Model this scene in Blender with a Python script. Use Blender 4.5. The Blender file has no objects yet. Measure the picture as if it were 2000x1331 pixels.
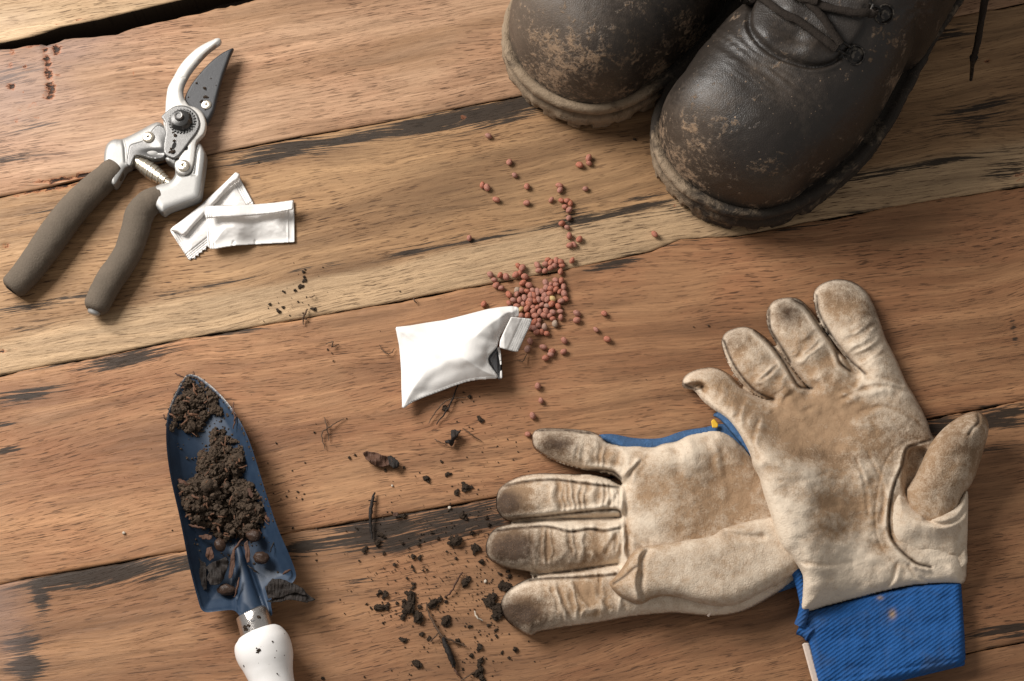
import bpy, bmesh, math, random
import numpy as np
from mathutils import Vector, Matrix, noise as mnoise
from mathutils.bvhtree import BVHTree

random.seed(7)
S = bpy.context.scene
COL = S.collection

# ------------------------------------------------------------------ camera, light, exposure
TILT = math.radians(18.0)
DIST = 1.0
FPX = 3400.0
cam_d = bpy.data.cameras.new('camera'); cam = bpy.data.objects.new('camera', cam_d); COL.objects.link(cam)
cam_d.sensor_width = 36.0; cam_d.lens = 36.0 * FPX / 2000.0
cam_d.clip_start = 0.02; cam_d.clip_end = 50
cam.location = (0, -DIST * math.sin(TILT), DIST * math.cos(TILT))
cam.rotation_euler = (TILT, 0, 0)
S.camera = cam

w = bpy.data.worlds.new('World'); S.world = w; w.use_nodes = True
bg = w.node_tree.nodes['Background']
bg.inputs['Color'].default_value = (1.0, 0.97, 0.93, 1); bg.inputs['Strength'].default_value = 0.30

def area(name, loc, target, size, size_y, power, col):
    l = bpy.data.lights.new(name, 'AREA'); l.shape = 'RECTANGLE'; l.size = size; l.size_y = size_y
    l.energy = power; l.color = col
    o = bpy.data.objects.new(name, l); COL.objects.link(o); o.location = loc
    d = Vector(target) - Vector(loc); o.rotation_euler = d.to_track_quat('-Z', 'Y').to_euler()
    return o
area('window_light', (-0.74, 0.46, 0.74), (-0.06, 0.0, 0), 0.54, 0.50, 21.5, (1.0, 0.965, 0.92))

S.render.engine = 'CYCLES'
S.render.resolution_x = 1024; S.render.resolution_y = 681
S.view_settings.view_transform = 'Standard'; S.view_settings.look = 'None'
S.view_settings.exposure = 0.0; S.view_settings.gamma = 1.0
S.view_settings.use_curve_mapping = False

CT, ST = math.cos(TILT), math.sin(TILT)
CX, CY, CZ = 0.0, -DIST * ST, DIST * CT
def P(px, py, z=0.0):
    """photograph pixel on the horizontal plane of height z -> world point (numpy friendly)"""
    u = (np.asarray(px, float) - 1000.0) / FPX
    v = (665.5 - np.asarray(py, float)) / FPX
    dx = u; dy = v * CT + ST; dz = v * ST - CT
    t = (np.asarray(z, float) - CZ) / dz
    return np.stack([CX + dx * t, CY + dy * t, np.broadcast_to(np.asarray(z, float), t.shape) + 0 * t], -1)
def PV(px, py, z=0.0): return Vector(P(px, py, z).tolist())
def toPX(v):
    v = np.asarray(v, float); r = v - np.array([CX, CY, CZ])
    x = r[..., 0]; yc = r[..., 1] * CT + r[..., 2] * ST; zc = r[..., 1] * ST - r[..., 2] * CT
    return 1000 + FPX * x / zc, 665.5 - FPX * yc / zc
MM = 0.001
PXM = 0.294 * MM

# ------------------------------------------------------------------ naming helpers
def tag(o, label=None, cat=None, group=None, kind=None):
    if label: o['label'] = label
    if cat: o['category'] = cat
    if group: o['group'] = group
    if kind: o['kind'] = kind
    return o
def empty(name, loc, label, cat, group=None):
    o = bpy.data.objects.new(name, None); COL.objects.link(o); o.location = loc; o.empty_display_size = 0.01
    return tag(o, label, cat, group)
def link(name, me, mat, parent=None):
    o = bpy.data.objects.new(name, me); COL.objects.link(o)
    if mat is not None and len(me.materials) == 0: me.materials.append(mat)
    if parent is not None:
        o.parent = parent
        bpy.context.view_layer.update()
        o.matrix_parent_inverse = parent.matrix_world.inverted()
    return o
def mesh_from(name, V, F, mat=None, parent=None, smooth=True, angle=None, paint=None):
    me = bpy.data.meshes.new(name)
    V = np.asarray(V, float)
    me.from_pydata(V.tolist(), [], [tuple(int(i) for i in f) for f in F])
    me.update()
    if smooth:
        me.polygons.foreach_set('use_smooth', [True] * len(me.polygons))
        if angle: me.set_sharp_from_angle(angle=math.radians(angle))
    if paint is not None:
        a = me.color_attributes.new('paint', 'FLOAT_COLOR', 'POINT')
        c = np.ones((len(V), 4)); c[:, :paint.shape[1]] = paint
        a.data.foreach_set('color', c.ravel())
    return link(name, me, mat, parent)

# ------------------------------------------------------------------ numpy noise
def _h(ix, iy, seed):
    n = (ix.astype(np.int64) * 374761393 + iy.astype(np.int64) * 668265263 + seed * 1442695041) & 0x7fffffff
    n = ((n ^ (n >> 13)) * 1274126177) & 0x7fffffff
    n = ((n ^ (n >> 16)) * 668265263) & 0x7fffffff
    return ((n ^ (n >> 11)) & 0xffff) / 65535.0
def vn(x, y, seed=0):
    x = np.asarray(x, float); y = np.asarray(y, float)
    ix = np.floor(x); iy = np.floor(y); fx = x - ix; fy = y - iy
    fx = fx * fx * (3 - 2 * fx); fy = fy * fy * (3 - 2 * fy)
    a = _h(ix, iy, seed); b = _h(ix + 1, iy, seed); c = _h(ix, iy + 1, seed); d = _h(ix + 1, iy + 1, seed)
    return (a + (b - a) * fx) * (1 - fy) + (c + (d - c) * fx) * fy
def fbm(x, y, seed=0, o=4):
    s = 0; a = 0.5; t = 0
    for i in range(o):
        s = s + a * vn(np.asarray(x) * 2 ** i, np.asarray(y) * 2 ** i, seed + i * 17); t += a; a *= 0.5
    return s / t
def sst(a, b, x):
    t = np.clip((np.asarray(x, float) - a) / (b - a), 0, 1); return t * t * (3 - 2 * t)

# ------------------------------------------------------------------ outline tools
def Z(pts, ox, oy, s): return [(ox + p[0] / s, oy + p[1] / s) + tuple(p[2:]) for p in pts]
def smooth_closed(pts, n=6):
    p = np.array(pts, float); N = len(p); out = []
    for i in range(N):
        a, b, c, d = p[i - 1], p[i], p[(i + 1) % N], p[(i + 2) % N]
        for k in range(n):
            t = k / n
            out.append(0.5 * (2 * b + (c - a) * t + (2 * a - 5 * b + 4 * c - d) * t * t + (3 * b - a - 3 * c + d) * t ** 3))
    return np.array(out)
def smooth_open(pts, n=8):
    p = np.array(pts, float); p = np.vstack([2 * p[0] - p[1], p, 2 * p[-1] - p[-2]]); out = []
    for i in range(1, len(p) - 2):
        a, b, c, d = p[i - 1], p[i], p[i + 1], p[i + 2]
        for k in range(n):
            t = k / n
            out.append(0.5 * (2 * b + (c - a) * t + (2 * a - 5 * b + 4 * c - d) * t * t + (3 * b - a - 3 * c + d) * t ** 3))
    out.append(p[-2]); return np.array(out)
def seg_dist(X, Y, pts, closed=True, nearest=False):
    X = np.asarray(X, float).ravel(); Y = np.asarray(Y, float).ravel()
    best = np.full(X.shape, 1e18); bx = np.zeros_like(X); by = np.zeros_like(X)
    n = len(pts)
    for i in range(n if closed else n - 1):
        ax, ay = pts[i][0], pts[i][1]; cx, cy = pts[(i + 1) % n][0], pts[(i + 1) % n][1]
        dx, dy = cx - ax, cy - ay; L = dx * dx + dy * dy
        if L < 1e-12: continue
        t = np.clip(((X - ax) * dx + (Y - ay) * dy) / L, 0, 1)
        qx = ax + t * dx; qy = ay + t * dy; d = (X - qx) ** 2 + (Y - qy) ** 2
        m = d < best
        best = np.where(m, d, best)
        if nearest: bx = np.where(m, qx, bx); by = np.where(m, qy, by)
    return (np.sqrt(best), bx, by) if nearest else np.sqrt(best)
def inside(X, Y, pts):
    X = np.asarray(X, float).ravel(); Y = np.asarray(Y, float).ravel()
    r = np.zeros(X.shape, bool); n = len(pts)
    for i in range(n):
        ax, ay = pts[i][0], pts[i][1]; cx, cy = pts[(i + 1) % n][0], pts[(i + 1) % n][1]
        if ay == cy: continue
        c = ((ay > Y) != (cy > Y)) & (X < (cx - ax) * (Y - ay) / (cy - ay) + ax)
        r ^= c
    return r
def sdist(X, Y, pts):
    d = seg_dist(X, Y, pts); return np.where(inside(X, Y, pts), d, -d)

def dens(pts, n=8):
    p = np.array(pts, float)[:, :2]; return p
class Pil:
    """an outline on the table turned into a solid: a fine grid clipped to the outline, with a top and an underside"""
    def __init__(s, poly, sp, slits=(), sw=6.0):
        poly = np.asarray(poly, float)[:, :2]; s.poly = poly
        x0, y0 = poly.min(0) - sp; x1, y1 = poly.max(0) + sp
        xs = np.arange(x0, x1 + sp, sp); ys = np.arange(y0, y1 + sp, sp)
        GX, GY = np.meshgrid(xs, ys); ny, nx = GX.shape
        ins = inside(GX, GY, poly).reshape(ny, nx)
        for sl in slits: ins |= (seg_dist(GX, GY, sl, False) < sw).reshape(ny, nx)
        q = ins[:-1, :-1] & ins[1:, :-1] & ins[:-1, 1:] & ins[1:, 1:]
        used = np.zeros((ny, nx), int)
        used[:-1, :-1] += q; used[1:, :-1] += q; used[:-1, 1:] += q; used[1:, 1:] += q
        idx = -np.ones((ny, nx), int); m = used > 0; idx[m] = np.arange(m.sum())
        s.x = GX[m].copy(); s.y = GY[m].copy(); s.b = (used[m] < 4)
        jj, ii = np.nonzero(q)
        s.F = np.stack([idx[jj, ii], idx[jj + 1, ii], idx[jj + 1, ii + 1], idx[jj, ii + 1]], 1)
        bi = np.nonzero(s.b)[0]
        d, bx, by = seg_dist(s.x[bi], s.y[bi], poly, True, True)
        ok = d < sp * 1.6
        s.x[bi[ok]] = bx[ok]; s.y[bi[ok]] = by[ok]
        s.d = seg_dist(s.x, s.y, poly); s.d[bi] = 0
        if len(slits): s.d[~inside(s.x, s.y, poly)] = 0
    def build(s, name, zt, zb, mat, parent=None, paint=None, tuck=0.0, angle=None):
        """zt / zb: heights of the top and the underside; edge vertices are shared"""
        n = len(s.x); zt = np.broadcast_to(zt, (n,)).astype(float); zb = np.broadcast_to(zb, (n,)).astype(float)
        top = P(s.x, s.y, zt)
        ib = np.nonzero(~s.b)[0]; mp = np.arange(n); mp[ib] = n + np.arange(len(ib))
        bot = top[ib].copy(); bot[:, 2] = np.minimum(zb[ib], zt[ib] - 0.0003)
        V = np.vstack([top, bot])
        F = [tuple(f) for f in s.F] + [tuple(mp[f][::-1]) for f in s.F]
        pt = None
        if paint is not None: pt = np.vstack([paint, paint[ib]])
        return mesh_from(name, V, F, mat, parent, True, angle, pt)
def plate(name, poly, ztop, zbot, rb, mat, parent, sp=1.3, nz=None, paint=None, angle=None):
    """cast / stamped metal plate: flat top with rounded rim of rb pixels, straight side"""
    p = Pil(poly, sp)
    t = np.clip(p.d / rb, 0, 1); prof = np.sqrt(np.maximum(0, 1 - (1 - t) ** 2))
    zt = ztop - rb * PXM * (1 - prof)
    if nz is not None: zt = zt + nz(p.x, p.y, p.d)
    zt = zt.copy()
    n = len(p.x); top = P(p.x, p.y, zt)
    V = np.vstack([top, np.where(True, top, top)]); V[n:, 2] = zbot
    # underside plus a side wall of its own
    F = [tuple(f) for f in p.F] + [tuple((f + n)[::-1]) for f in p.F]
    from collections import Counter
    ec = {}
    for f in p.F:
        for a, b in ((f[0], f[1]), (f[1], f[2]), (f[2], f[3]), (f[3], f[0])):
            k = (min(a, b), max(a, b))
            if k in ec: ec[k] = None
            else: ec[k] = (a, b)
    for k, e in ec.items():
        if e is not None: F.append((e[1], e[0], e[0] + n, e[1] + n))
    pt = None
    if paint is not None:
        q = paint(p.x, p.y, p.d); pt = np.vstack([q, q])
    return mesh_from(name, V, F, mat, parent, True, angle or 50, pt)

def tube(name, pts, rad, mat=None, parent=None, n=14, flat=1.0, cap=True, nz=0.0, up=Vector((0, 0, 1)), raw=False, roundcap=False):
    pts = [Vector(p) for p in pts]; m = len(pts)
    rad = [rad] * m if not hasattr(rad, '__len__') else list(rad)
    V = []; F = []
    for i, p in enumerate(pts):
        t = (pts[min(i + 1, m - 1)] - pts[max(i - 1, 0)]).normalized()
        sx = t.cross(up)
        if sx.length < 1e-4: sx = t.cross(Vector((1, 0, 0)))
        sx.normalize(); sy = sx.cross(t)
        for k in range(n):
            a = 2 * math.pi * k / n
            r = rad[i] * (1 + (nz * (mnoise.noise(Vector((i * 0.6, math.cos(a) * 1.7, math.sin(a) * 1.7 + pts[0].x * 90)))) if nz else 0))
            V.append(p + sx * math.cos(a) * r + sy * math.sin(a) * r * flat)
    for i in range(m - 1):
        for k in range(n):
            F.append((i * n + k, i * n + (k + 1) % n, (i + 1) * n + (k + 1) % n, (i + 1) * n + k))
    if cap:
        F.append(tuple(range(n))[::-1]); F.append(tuple((m - 1) * n + k for k in range(n)))
    V = [tuple(v) for v in V]
    if raw: return V, F
    return mesh_from(name, V, F, mat, parent, True, 60)
def joinraw(L):
    V = []; F = []
    for v, f in L:
        o = len(V); V += list(v); F += [tuple(i + o for i in q) for q in f]
    return V, F
def resample(pts, rad, n):
    p = np.array([tuple(q) for q in pts], float); r = np.array(rad, float)
    q = smooth_open(np.column_stack([p, r]), max(2, n // max(1, len(p) - 1)))
    return [Vector(a[:3]) for a in q], [max(1e-5, a[3]) for a in q]

# ------------------------------------------------------------------ node material helpers
class M:
    def __init__(s, name):
        s.m = bpy.data.materials.new(name); s.m.use_nodes = True; s.t = s.m.node_tree
        s.n = s.t.nodes; s.bs = s.n['Principled BSDF']
        s.tc = s.n.new('ShaderNodeTexCoord')
    def lk(s, a, b): s.t.links.new(a, b)
    def inp(s, node, key, v):
        if v is None: return
        if isinstance(v, bpy.types.NodeSocket): s.lk(v, node.inputs[key])
        else: node.inputs[key].default_value = v
    def mapping(s, v=None, loc=(0, 0, 0), rot=(0, 0, 0), scale=(1, 1, 1)):
        n = s.n.new('ShaderNodeMapping'); s.lk(v or s.tc.outputs['Object'], n.inputs[0])
        n.inputs['Location'].default_value = loc; n.inputs['Rotation'].default_value = rot; n.inputs['Scale'].default_value = scale
        return n.outputs[0]
    def noise(s, v, scale, detail=3, rough=0.55, dist=0.0, col=False):
        n = s.n.new('ShaderNodeTexNoise'); s.lk(v, n.inputs['Vector'])
        n.inputs['Scale'].default_value = scale; n.inputs['Detail'].default_value = detail
        n.inputs['Roughness'].default_value = rough; n.inputs['Distortion'].default_value = dist
        return n.outputs['Color' if col else 'Fac']
    def vor(s, v, scale, feat='F1', out='Distance', rnd=1.0):
        n = s.n.new('ShaderNodeTexVoronoi'); n.feature = feat; s.lk(v, n.inputs['Vector']); n.inputs['Scale'].default_value = scale
        n.inputs['Randomness'].default_value = rnd
        return n.outputs[out]
    def math(s, op, a, b=None, c=None, clamp=False):
        n = s.n.new('ShaderNodeMath'); n.operation = op; n.use_clamp = clamp
        s.inp(n, 0, a); s.inp(n, 1, b); s.inp(n, 2, c); return n.outputs[0]
    def rng(s, v, a, b, c=0.0, d=1.0, smooth=False):
        n = s.n.new('ShaderNodeMapRange'); n.clamp = True
        if smooth: n.interpolation_type = 'SMOOTHSTEP'
        s.inp(n, 0, v); n.inputs[1].default_value = a; n.inputs[2].default_value = b
        s.inp(n, 3, c); s.inp(n, 4, d); return n.outputs[0]
    def mix(s, f, a, b, mode='MIX'):
        n = s.n.new('ShaderNodeMix'); n.data_type = 'RGBA'; n.blend_type = mode
        s.inp(n, 0, f)
        for k, v in ((6, a), (7, b)):
            if isinstance(v, tuple): v = v + (1,) if len(v) == 3 else v
            s.inp(n, k, v)
        return n.outputs[2]
    def attr(s, name='paint'):
        n = s.n.new('ShaderNodeAttribute'); n.attribute_name = name
        p = s.n.new('ShaderNodeSeparateColor'); s.lk(n.outputs['Color'], p.inputs[0])
        return p.outputs[0], p.outputs[1], p.outputs[2], n.outputs['Alpha']
    def bump(s, h, strength, dist, prev=None):
        n = s.n.new('ShaderNodeBump'); s.lk(h, n.inputs['Height']); n.inputs['Strength'].default_value = strength
        n.inputs['Distance'].default_value = dist
        if prev is not None: s.lk(prev, n.inputs['Normal'])
        return n.outputs[0]
    def out(s, color=None, rough=None, metal=None, normal=None, spec=None, **kw):
        if isinstance(color, tuple): color = color + (1,) if len(color) == 3 else color
        s.inp(s.bs, 'Base Color', color); s.inp(s.bs, 'Roughness', rough); s.inp(s.bs, 'Metallic', metal)
        if normal is not None: s.lk(normal, s.bs.inputs['Normal'])
        if spec is not None: s.inp(s.bs, 'Specular IOR Level', spec)
        for k, v in kw.items(): s.inp(s.bs, k.replace('_', ' '), v)
        return s.m

# ------------------------------------------------------------------ wood
def wood_mat(name, off, ang, c_lo, c_hi, c_red, sap=(0.57, 0.39, 0.225), poreamt=1.0, rough=0.5):
    c_lo, c_hi, c_red = [(c[0] * 0.96, c[1] * 0.95, c[2] * 0.92) for c in (c_lo, c_hi, c_red)]
    m = M(name); a = math.radians(ang)
    v = m.mapping(loc=off, rot=(0, 0, -a))
    w1 = m.noise(m.mapping(v, scale=(3.0, 9, 1)), 1.0, 3, 0.5, 0, True)
    vm = m.n.new('ShaderNodeVectorMath'); vm.operation = 'MULTIPLY_ADD'
    m.lk(w1, vm.inputs[0]); vm.inputs[1].default_value = (0.03, 0.055, 0); m.lk(v, vm.inputs[2]); v2 = vm.outputs[0]
    big = m.noise(m.mapping(v2, scale=(3, 26, 1)), 1.0, 4, 0.55, 0.3)
    mid = m.noise(m.mapping(v2, scale=(4.5, 120, 1)), 1.0, 6, 0.68, 0.15)
    fine = m.noise(m.mapping(v2, scale=(28, 700, 1)), 1.0, 5, 0.72, 0.0)
    por = m.noise(m.mapping(v2, scale=(90, 1250, 1)), 1.0, 2, 0.6, 0.0)
    blot = m.noise(m.mapping(v, scale=(14, 22, 1)), 1.0, 5, 0.6, 0.5)
    R, G, B, A = m.attr()
    col = m.mix(m.rng(big, 0.32, 0.68, smooth=True), c_lo, c_hi)
    col = m.mix(m.rng(blot, 0.42, 0.72, 0, 0.7), col, c_red)
    drift = m.noise(m.mapping(v, scale=(3.2, 12, 1)), 1.0, 4, 0.6, 1.0)
    col = m.mix(m.rng(drift, 0.5, 0.72, 0, 0.55), col, tuple(x * 0.50 for x in c_lo)); col = m.mix(m.rng(drift, 0.45, 0.25, 0, 0.45), col, tuple(min(1, x * 1.25) for x in c_hi))
    # dark growth streaks
    col = m.mix(m.rng(mid, 0.50, 0.72, 0, 0.62), col, tuple(x * 0.42 for x in c_lo))
    col = m.mix(m.rng(mid, 0.48, 0.30, 0, 0.55), col, tuple(min(1, x * 1.28) for x in c_hi))
    # sapwood
    se = m.math('ADD', G, m.math('MULTIPLY', m.math('SUBTRACT', big, 0.5), 1.3))
    se = m.math('ADD', se, m.math('MULTIPLY', m.math('SUBTRACT', mid, 0.5), 0.35))
    sapc = m.mix(m.rng(mid, 0.4, 0.7), sap, tuple(x * 0.62 for x in sap))
    col = m.mix(m.math('MULTIPLY', m.rng(se, 0.25, 0.72, smooth=True), 0.85), col, sapc)
    # fine fibre and pores
    col = m.mix(m.rng(fine, 0.38, 0.70, 0.0, 0.52), col, (0.10, 0.05, 0.025), 'MIX')
    pm = m.math('MULTIPLY', m.rng(por, 0.57, 0.66), m.rng(blot, 0.36, 0.62, 0.22, 0.9 * poreamt))
    col = m.mix(pm, col, (0.055, 0.026, 0.014))
    # stain (weathered black, plus gap shade painted on plank sides) with broken, grain-following edges
    st = m.math('ADD', m.math('MULTIPLY', R, 0.9), m.math('MULTIPLY', m.math('SUBTRACT', mid, 0.5), 2.2))
    st = m.math('ADD', st, m.math('MULTIPLY', m.math('SUBTRACT', fine, 0.5), 3.6))
    st = m.math('ADD', st, m.math('MULTIPLY', m.math('SUBTRACT', blot, 0.5), 1.8))
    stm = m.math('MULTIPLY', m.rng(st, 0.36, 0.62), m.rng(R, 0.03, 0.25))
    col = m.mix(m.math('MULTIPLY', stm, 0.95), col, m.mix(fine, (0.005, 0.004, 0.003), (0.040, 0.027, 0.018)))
    # grey weathering
    gw = m.math('MULTIPLY', B, m.rng(blot, 0.3, 0.65, 0.25, 0.95))
    col = m.mix(m.math('MULTIPLY', gw, 0.75), col, (0.25, 0.185, 0.165))
    # pits and splintery checks (alpha channel holds 1-pit)
    pit = m.math('SUBTRACT', 1.0, A)
    chip = m.noise(m.mapping(v, scale=(170, 330, 1)), 1.0, 4, 0.7, 0.6)
    pitm = m.math('MULTIPLY', m.rng(m.math('ADD', pit, m.math('MULTIPLY', m.math('SUBTRACT', chip, 0.5), 2.2)), 0.72, 0.95), m.rng(pit, 0.02, 0.15))
    pitr = m.math('MULTIPLY', m.rng(m.math('ADD', pit, m.math('MULTIPLY', m.math('SUBTRACT', chip, 0.5), 2.2)), 0.48, 0.8), m.rng(pit, 0.02, 0.2))
    col = m.mix(m.math('MULTIPLY', pitr, 0.6), col, (0.42, 0.14, 0.06))
    col = m.mix(pitm, col, (0.03, 0.016, 0.010))
    h = m.math('SUBTRACT', m.math('MULTIPLY', fine, 0.6), m.math('MULTIPLY', pm, 0.9))
    rz = m.noise(m.mapping(v2, scale=(160, 700, 1)), 1.0, 4, 0.7, 0.4)
    h = m.math('ADD', h, m.math('MULTIPLY', rz, m.math('ADD', 0.5, m.math('MULTIPLY', G, 1.2))))
    h = m.math('SUBTRACT', h, m.math('MULTIPLY', pitm, 3.0))
    h = m.math('ADD', h, m.math('MULTIPLY', mid, 0.25))
    b = m.bump(h, 0.65, 0.0004)
    rg = m.rng(m.math('ADD', fine, m.math('MULTIPLY', blot, 0.6)), 0.5, 1.1, rough - 0.02, rough + 0.25)
    return m.out(col, rg, 0.0, b, 0.27)

SEAM_B = [(-900, 560), (0, 383), (60, 372), (150, 352), (240, 334), (400, 303), (560, 271), (740, 240), (1000, 190), (1500, 98), (1945, 17), (2000, 5), (2900, -160)]
SEAM_C = [(-900, 900), (0, 733), (100, 712), (190, 697), (330, 667), (400, 655), (600, 620), (780, 588), (830, 577), (1000, 546), (1150, 517), (1270, 491), (1330, 467), (1440, 460), (1613, 427), (1786, 397), (2000, 363), (2900, 220)]
SEAM_D = [(-900, 1300), (0, 1142), (57, 1129), (208, 1103), (306, 1085), (332, 1081), (440, 1064), (570, 1040), (650, 1026), (800, 1001), (970, 971), (1400, 893), (1830, 815), (2000, 782), (2900, 615)]
SEAM_E = [(-900, 1780), (0, 1620), (1000, 1440), (1500, 1348), (1890, 1276), (2000, 1254), (2900, 1090)]
GAP_HI = [(-900, 270), (0, 84), (60, 71), (120, 51), (192, 37), (240, 25), (306, 9), (360, -3), (420, -24), (600, -60), (1200, -170), (2900, -480)]
GAP_LO = [(-900, 270), (0, 95), (81, 87), (117, 82), (124, 77), (192, 71), (228, 67), (238, 61), (300, 44), (390, 23), (468, 1), (600, -30), (1200, -150), (2900, -465)]
TOPE = [(-900, -150), (2900, -900)]
BOTE = [(-900, 2150), (2900, 1500)]
def ln(seam, x): return np.interp(x, [p[0] for p in seam], [p[1] for p in seam])
GA = math.radians(-10.3)
def blob(X, Y, cx, cy, rx, ry, s=1.0):
    dx = X - cx; dy = Y - cy
    u = dx * math.cos(GA) + dy * math.sin(GA); v = -dx * math.sin(GA) + dy * math.cos(GA)
    return s * np.exp(-((u / rx) ** 2 + (v / ry) ** 2))
def plank(up, lo, mat, parent, seed, stains=(), sapf=None, greys=(), pits=(), jit=1.2, edge=0.9, zoff=0.0):
    xs = np.concatenate([np.arange(-800, -60, 40), np.arange(-60, 2060, 5.0), np.arange(2060, 2800, 40)])
    U = ln(up, xs) + edge + jit * ((fbm(xs / 60, xs * 0, seed) - 0.5) * 5 + 1.6 * sst(.5, .62, vn(xs / 75, xs * 0, seed + 1)) * (vn(xs / 9, xs * 0, seed + 2) - .3))
    L = ln(lo, xs) - edge * 0.4 + jit * (fbm(xs / 60, xs * 0 + 9, seed) - 0.5) * 0
    nv = max(20, int((np.median(L - U)) / 5.5))
    e = np.array([0.0, 0.006, 0.016, 0.03]); vs = np.concatenate([e, np.linspace(0.045, 0.955, nv), 1 - e[::-1]])
    X = np.repeat(xs[:, None], len(vs), 1); Y = U[:, None] + (L - U)[:, None] * vs[None]
    de = np.minimum(Y - U[:, None], L[:, None] - Y)
    z = -0.0009 * np.exp(-de / 1.3) - 0.0006 * np.exp(-de / 9) * fbm(X / 14, Y / 14, seed + 5) * 2 * sst(.45, .75, fbm(X / 90, Y / 90, seed + 6))
    z += (fbm(X / 260, Y / 90, seed + 8, 2) - 0.5) * 0.0009
    # raised/lowered grain as real relief
    u = X * math.cos(GA) + Y * math.sin(GA); v = -X * math.sin(GA) + Y * math.cos(GA)
    z += (fbm(u / 90, v / 7, seed + 2, 3) - 0.5) * 0.0005
    pit = np.zeros_like(X)
    for q in pits: pit = np.maximum(pit, blob(X, Y, *q))
    z -= sst(0.55, 1.0, pit) * 0.0015
    z = np.minimum(z, 0.0) + zoff - 0.0002
    R = np.zeros_like(X); G = np.zeros_like(X); B = np.zeros_like(X)
    for q in stains: R = np.maximum(R, blob(X, Y, *q))
    for q in greys: B = np.maximum(B, blob(X, Y, *q))
    if sapf: G = sapf(X, Y)
    R = np.maximum(R, 0.5 * np.exp(-de / 5) * sst(.4, .7, fbm(X / 60, Y / 60, seed + 31)))
    V = P(X.ravel(), Y.ravel(), 0.0); V[:, 2] = z.ravel()
    n, k = X.shape
    idx = np.arange(n * k).reshape(n, k)
    F = np.stack([idx[:-1, :-1], idx[:-1, 1:], idx[1:, 1:], idx[1:, :-1]], -1).reshape(-1, 4).tolist()
    # side faces
    for j, s in ((0, 1), (k - 1, -1)):
        base = len(V); sk0 = V[idx[:, j]].copy(); sk0[:, 2] -= 0.0006; sk = sk0.copy(); sk[:, 2] = -0.026; V = np.vstack([V, sk0, sk])
        for i in range(n - 1):
            q = (idx[i, j], idx[i + 1, j], base + i + 1, base + i); F.append(q if s > 0 else q[::-1])
            q = (base + i, base + i + 1, base + n + i + 1, base + n + i); F.append(q if s > 0 else q[::-1])
    pt = np.stack([R.ravel(), G.ravel(), B.ravel(), 1 - pit.ravel()], 1)
    ex = np.zeros((len(V) - len(pt), 4)); ex[:, 3] = 1; ex[:, 0] = 3.0  # plank sides painted near-black to stand for the shade in the gaps
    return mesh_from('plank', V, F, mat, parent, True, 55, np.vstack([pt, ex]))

table = empty('plank_table', (0, 0, 0), 'old wooden table top made of wide worn planks with dark seams', 'table')
c1 = dict(c_lo=(0.30, 0.165, 0.085), c_hi=(0.51, 0.318, 0.20), c_red=(0.41, 0.212, 0.125))
w0 = wood_mat('wood_top_left', (3.1, 1.2, 0), 10, (0.46, 0.31, 0.18), (0.58, 0.42, 0.26), (0.40, 0.25, 0.14))
w1 = wood_mat('wood_one', (0.3, 5.2, 0), 10.5, **c1)
w2 = wood_mat('wood_two', (7.3, 2.2, 0), 10, (0.235, 0.13, 0.062), (0.46, 0.278, 0.142), (0.335, 0.182, 0.088))
w3 = wood_mat('wood_three', (1.3, 8.4, 0), 9, (0.28, 0.130, 0.062), (0.47, 0.255, 0.130), (0.36, 0.150, 0.072))
w4 = wood_mat('wood_four', (5.3, 3.4, 0), 9.5, (0.215, 0.103, 0.051), (0.39, 0.207, 0.105), (0.30, 0.130, 0.062))
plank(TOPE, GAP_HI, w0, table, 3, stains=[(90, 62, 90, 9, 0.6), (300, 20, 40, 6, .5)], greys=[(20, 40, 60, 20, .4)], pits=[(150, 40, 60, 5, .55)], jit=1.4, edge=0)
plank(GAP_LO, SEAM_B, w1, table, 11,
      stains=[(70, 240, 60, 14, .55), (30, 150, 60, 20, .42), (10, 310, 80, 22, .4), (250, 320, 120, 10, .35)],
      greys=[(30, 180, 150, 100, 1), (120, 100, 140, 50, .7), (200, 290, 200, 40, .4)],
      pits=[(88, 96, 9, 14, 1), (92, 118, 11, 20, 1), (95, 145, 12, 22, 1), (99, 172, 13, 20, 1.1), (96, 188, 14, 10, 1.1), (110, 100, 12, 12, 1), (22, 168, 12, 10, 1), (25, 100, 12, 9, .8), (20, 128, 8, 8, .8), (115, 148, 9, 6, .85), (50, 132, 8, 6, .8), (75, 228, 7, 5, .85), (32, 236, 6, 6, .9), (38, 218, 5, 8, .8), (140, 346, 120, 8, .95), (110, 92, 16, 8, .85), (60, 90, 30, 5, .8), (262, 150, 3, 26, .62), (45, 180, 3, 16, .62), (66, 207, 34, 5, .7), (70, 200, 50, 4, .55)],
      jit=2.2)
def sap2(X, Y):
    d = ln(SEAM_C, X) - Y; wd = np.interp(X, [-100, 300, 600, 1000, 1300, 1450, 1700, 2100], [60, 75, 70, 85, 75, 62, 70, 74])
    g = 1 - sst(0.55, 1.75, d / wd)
    return np.clip(g * 0.95, 0, 1)
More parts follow.
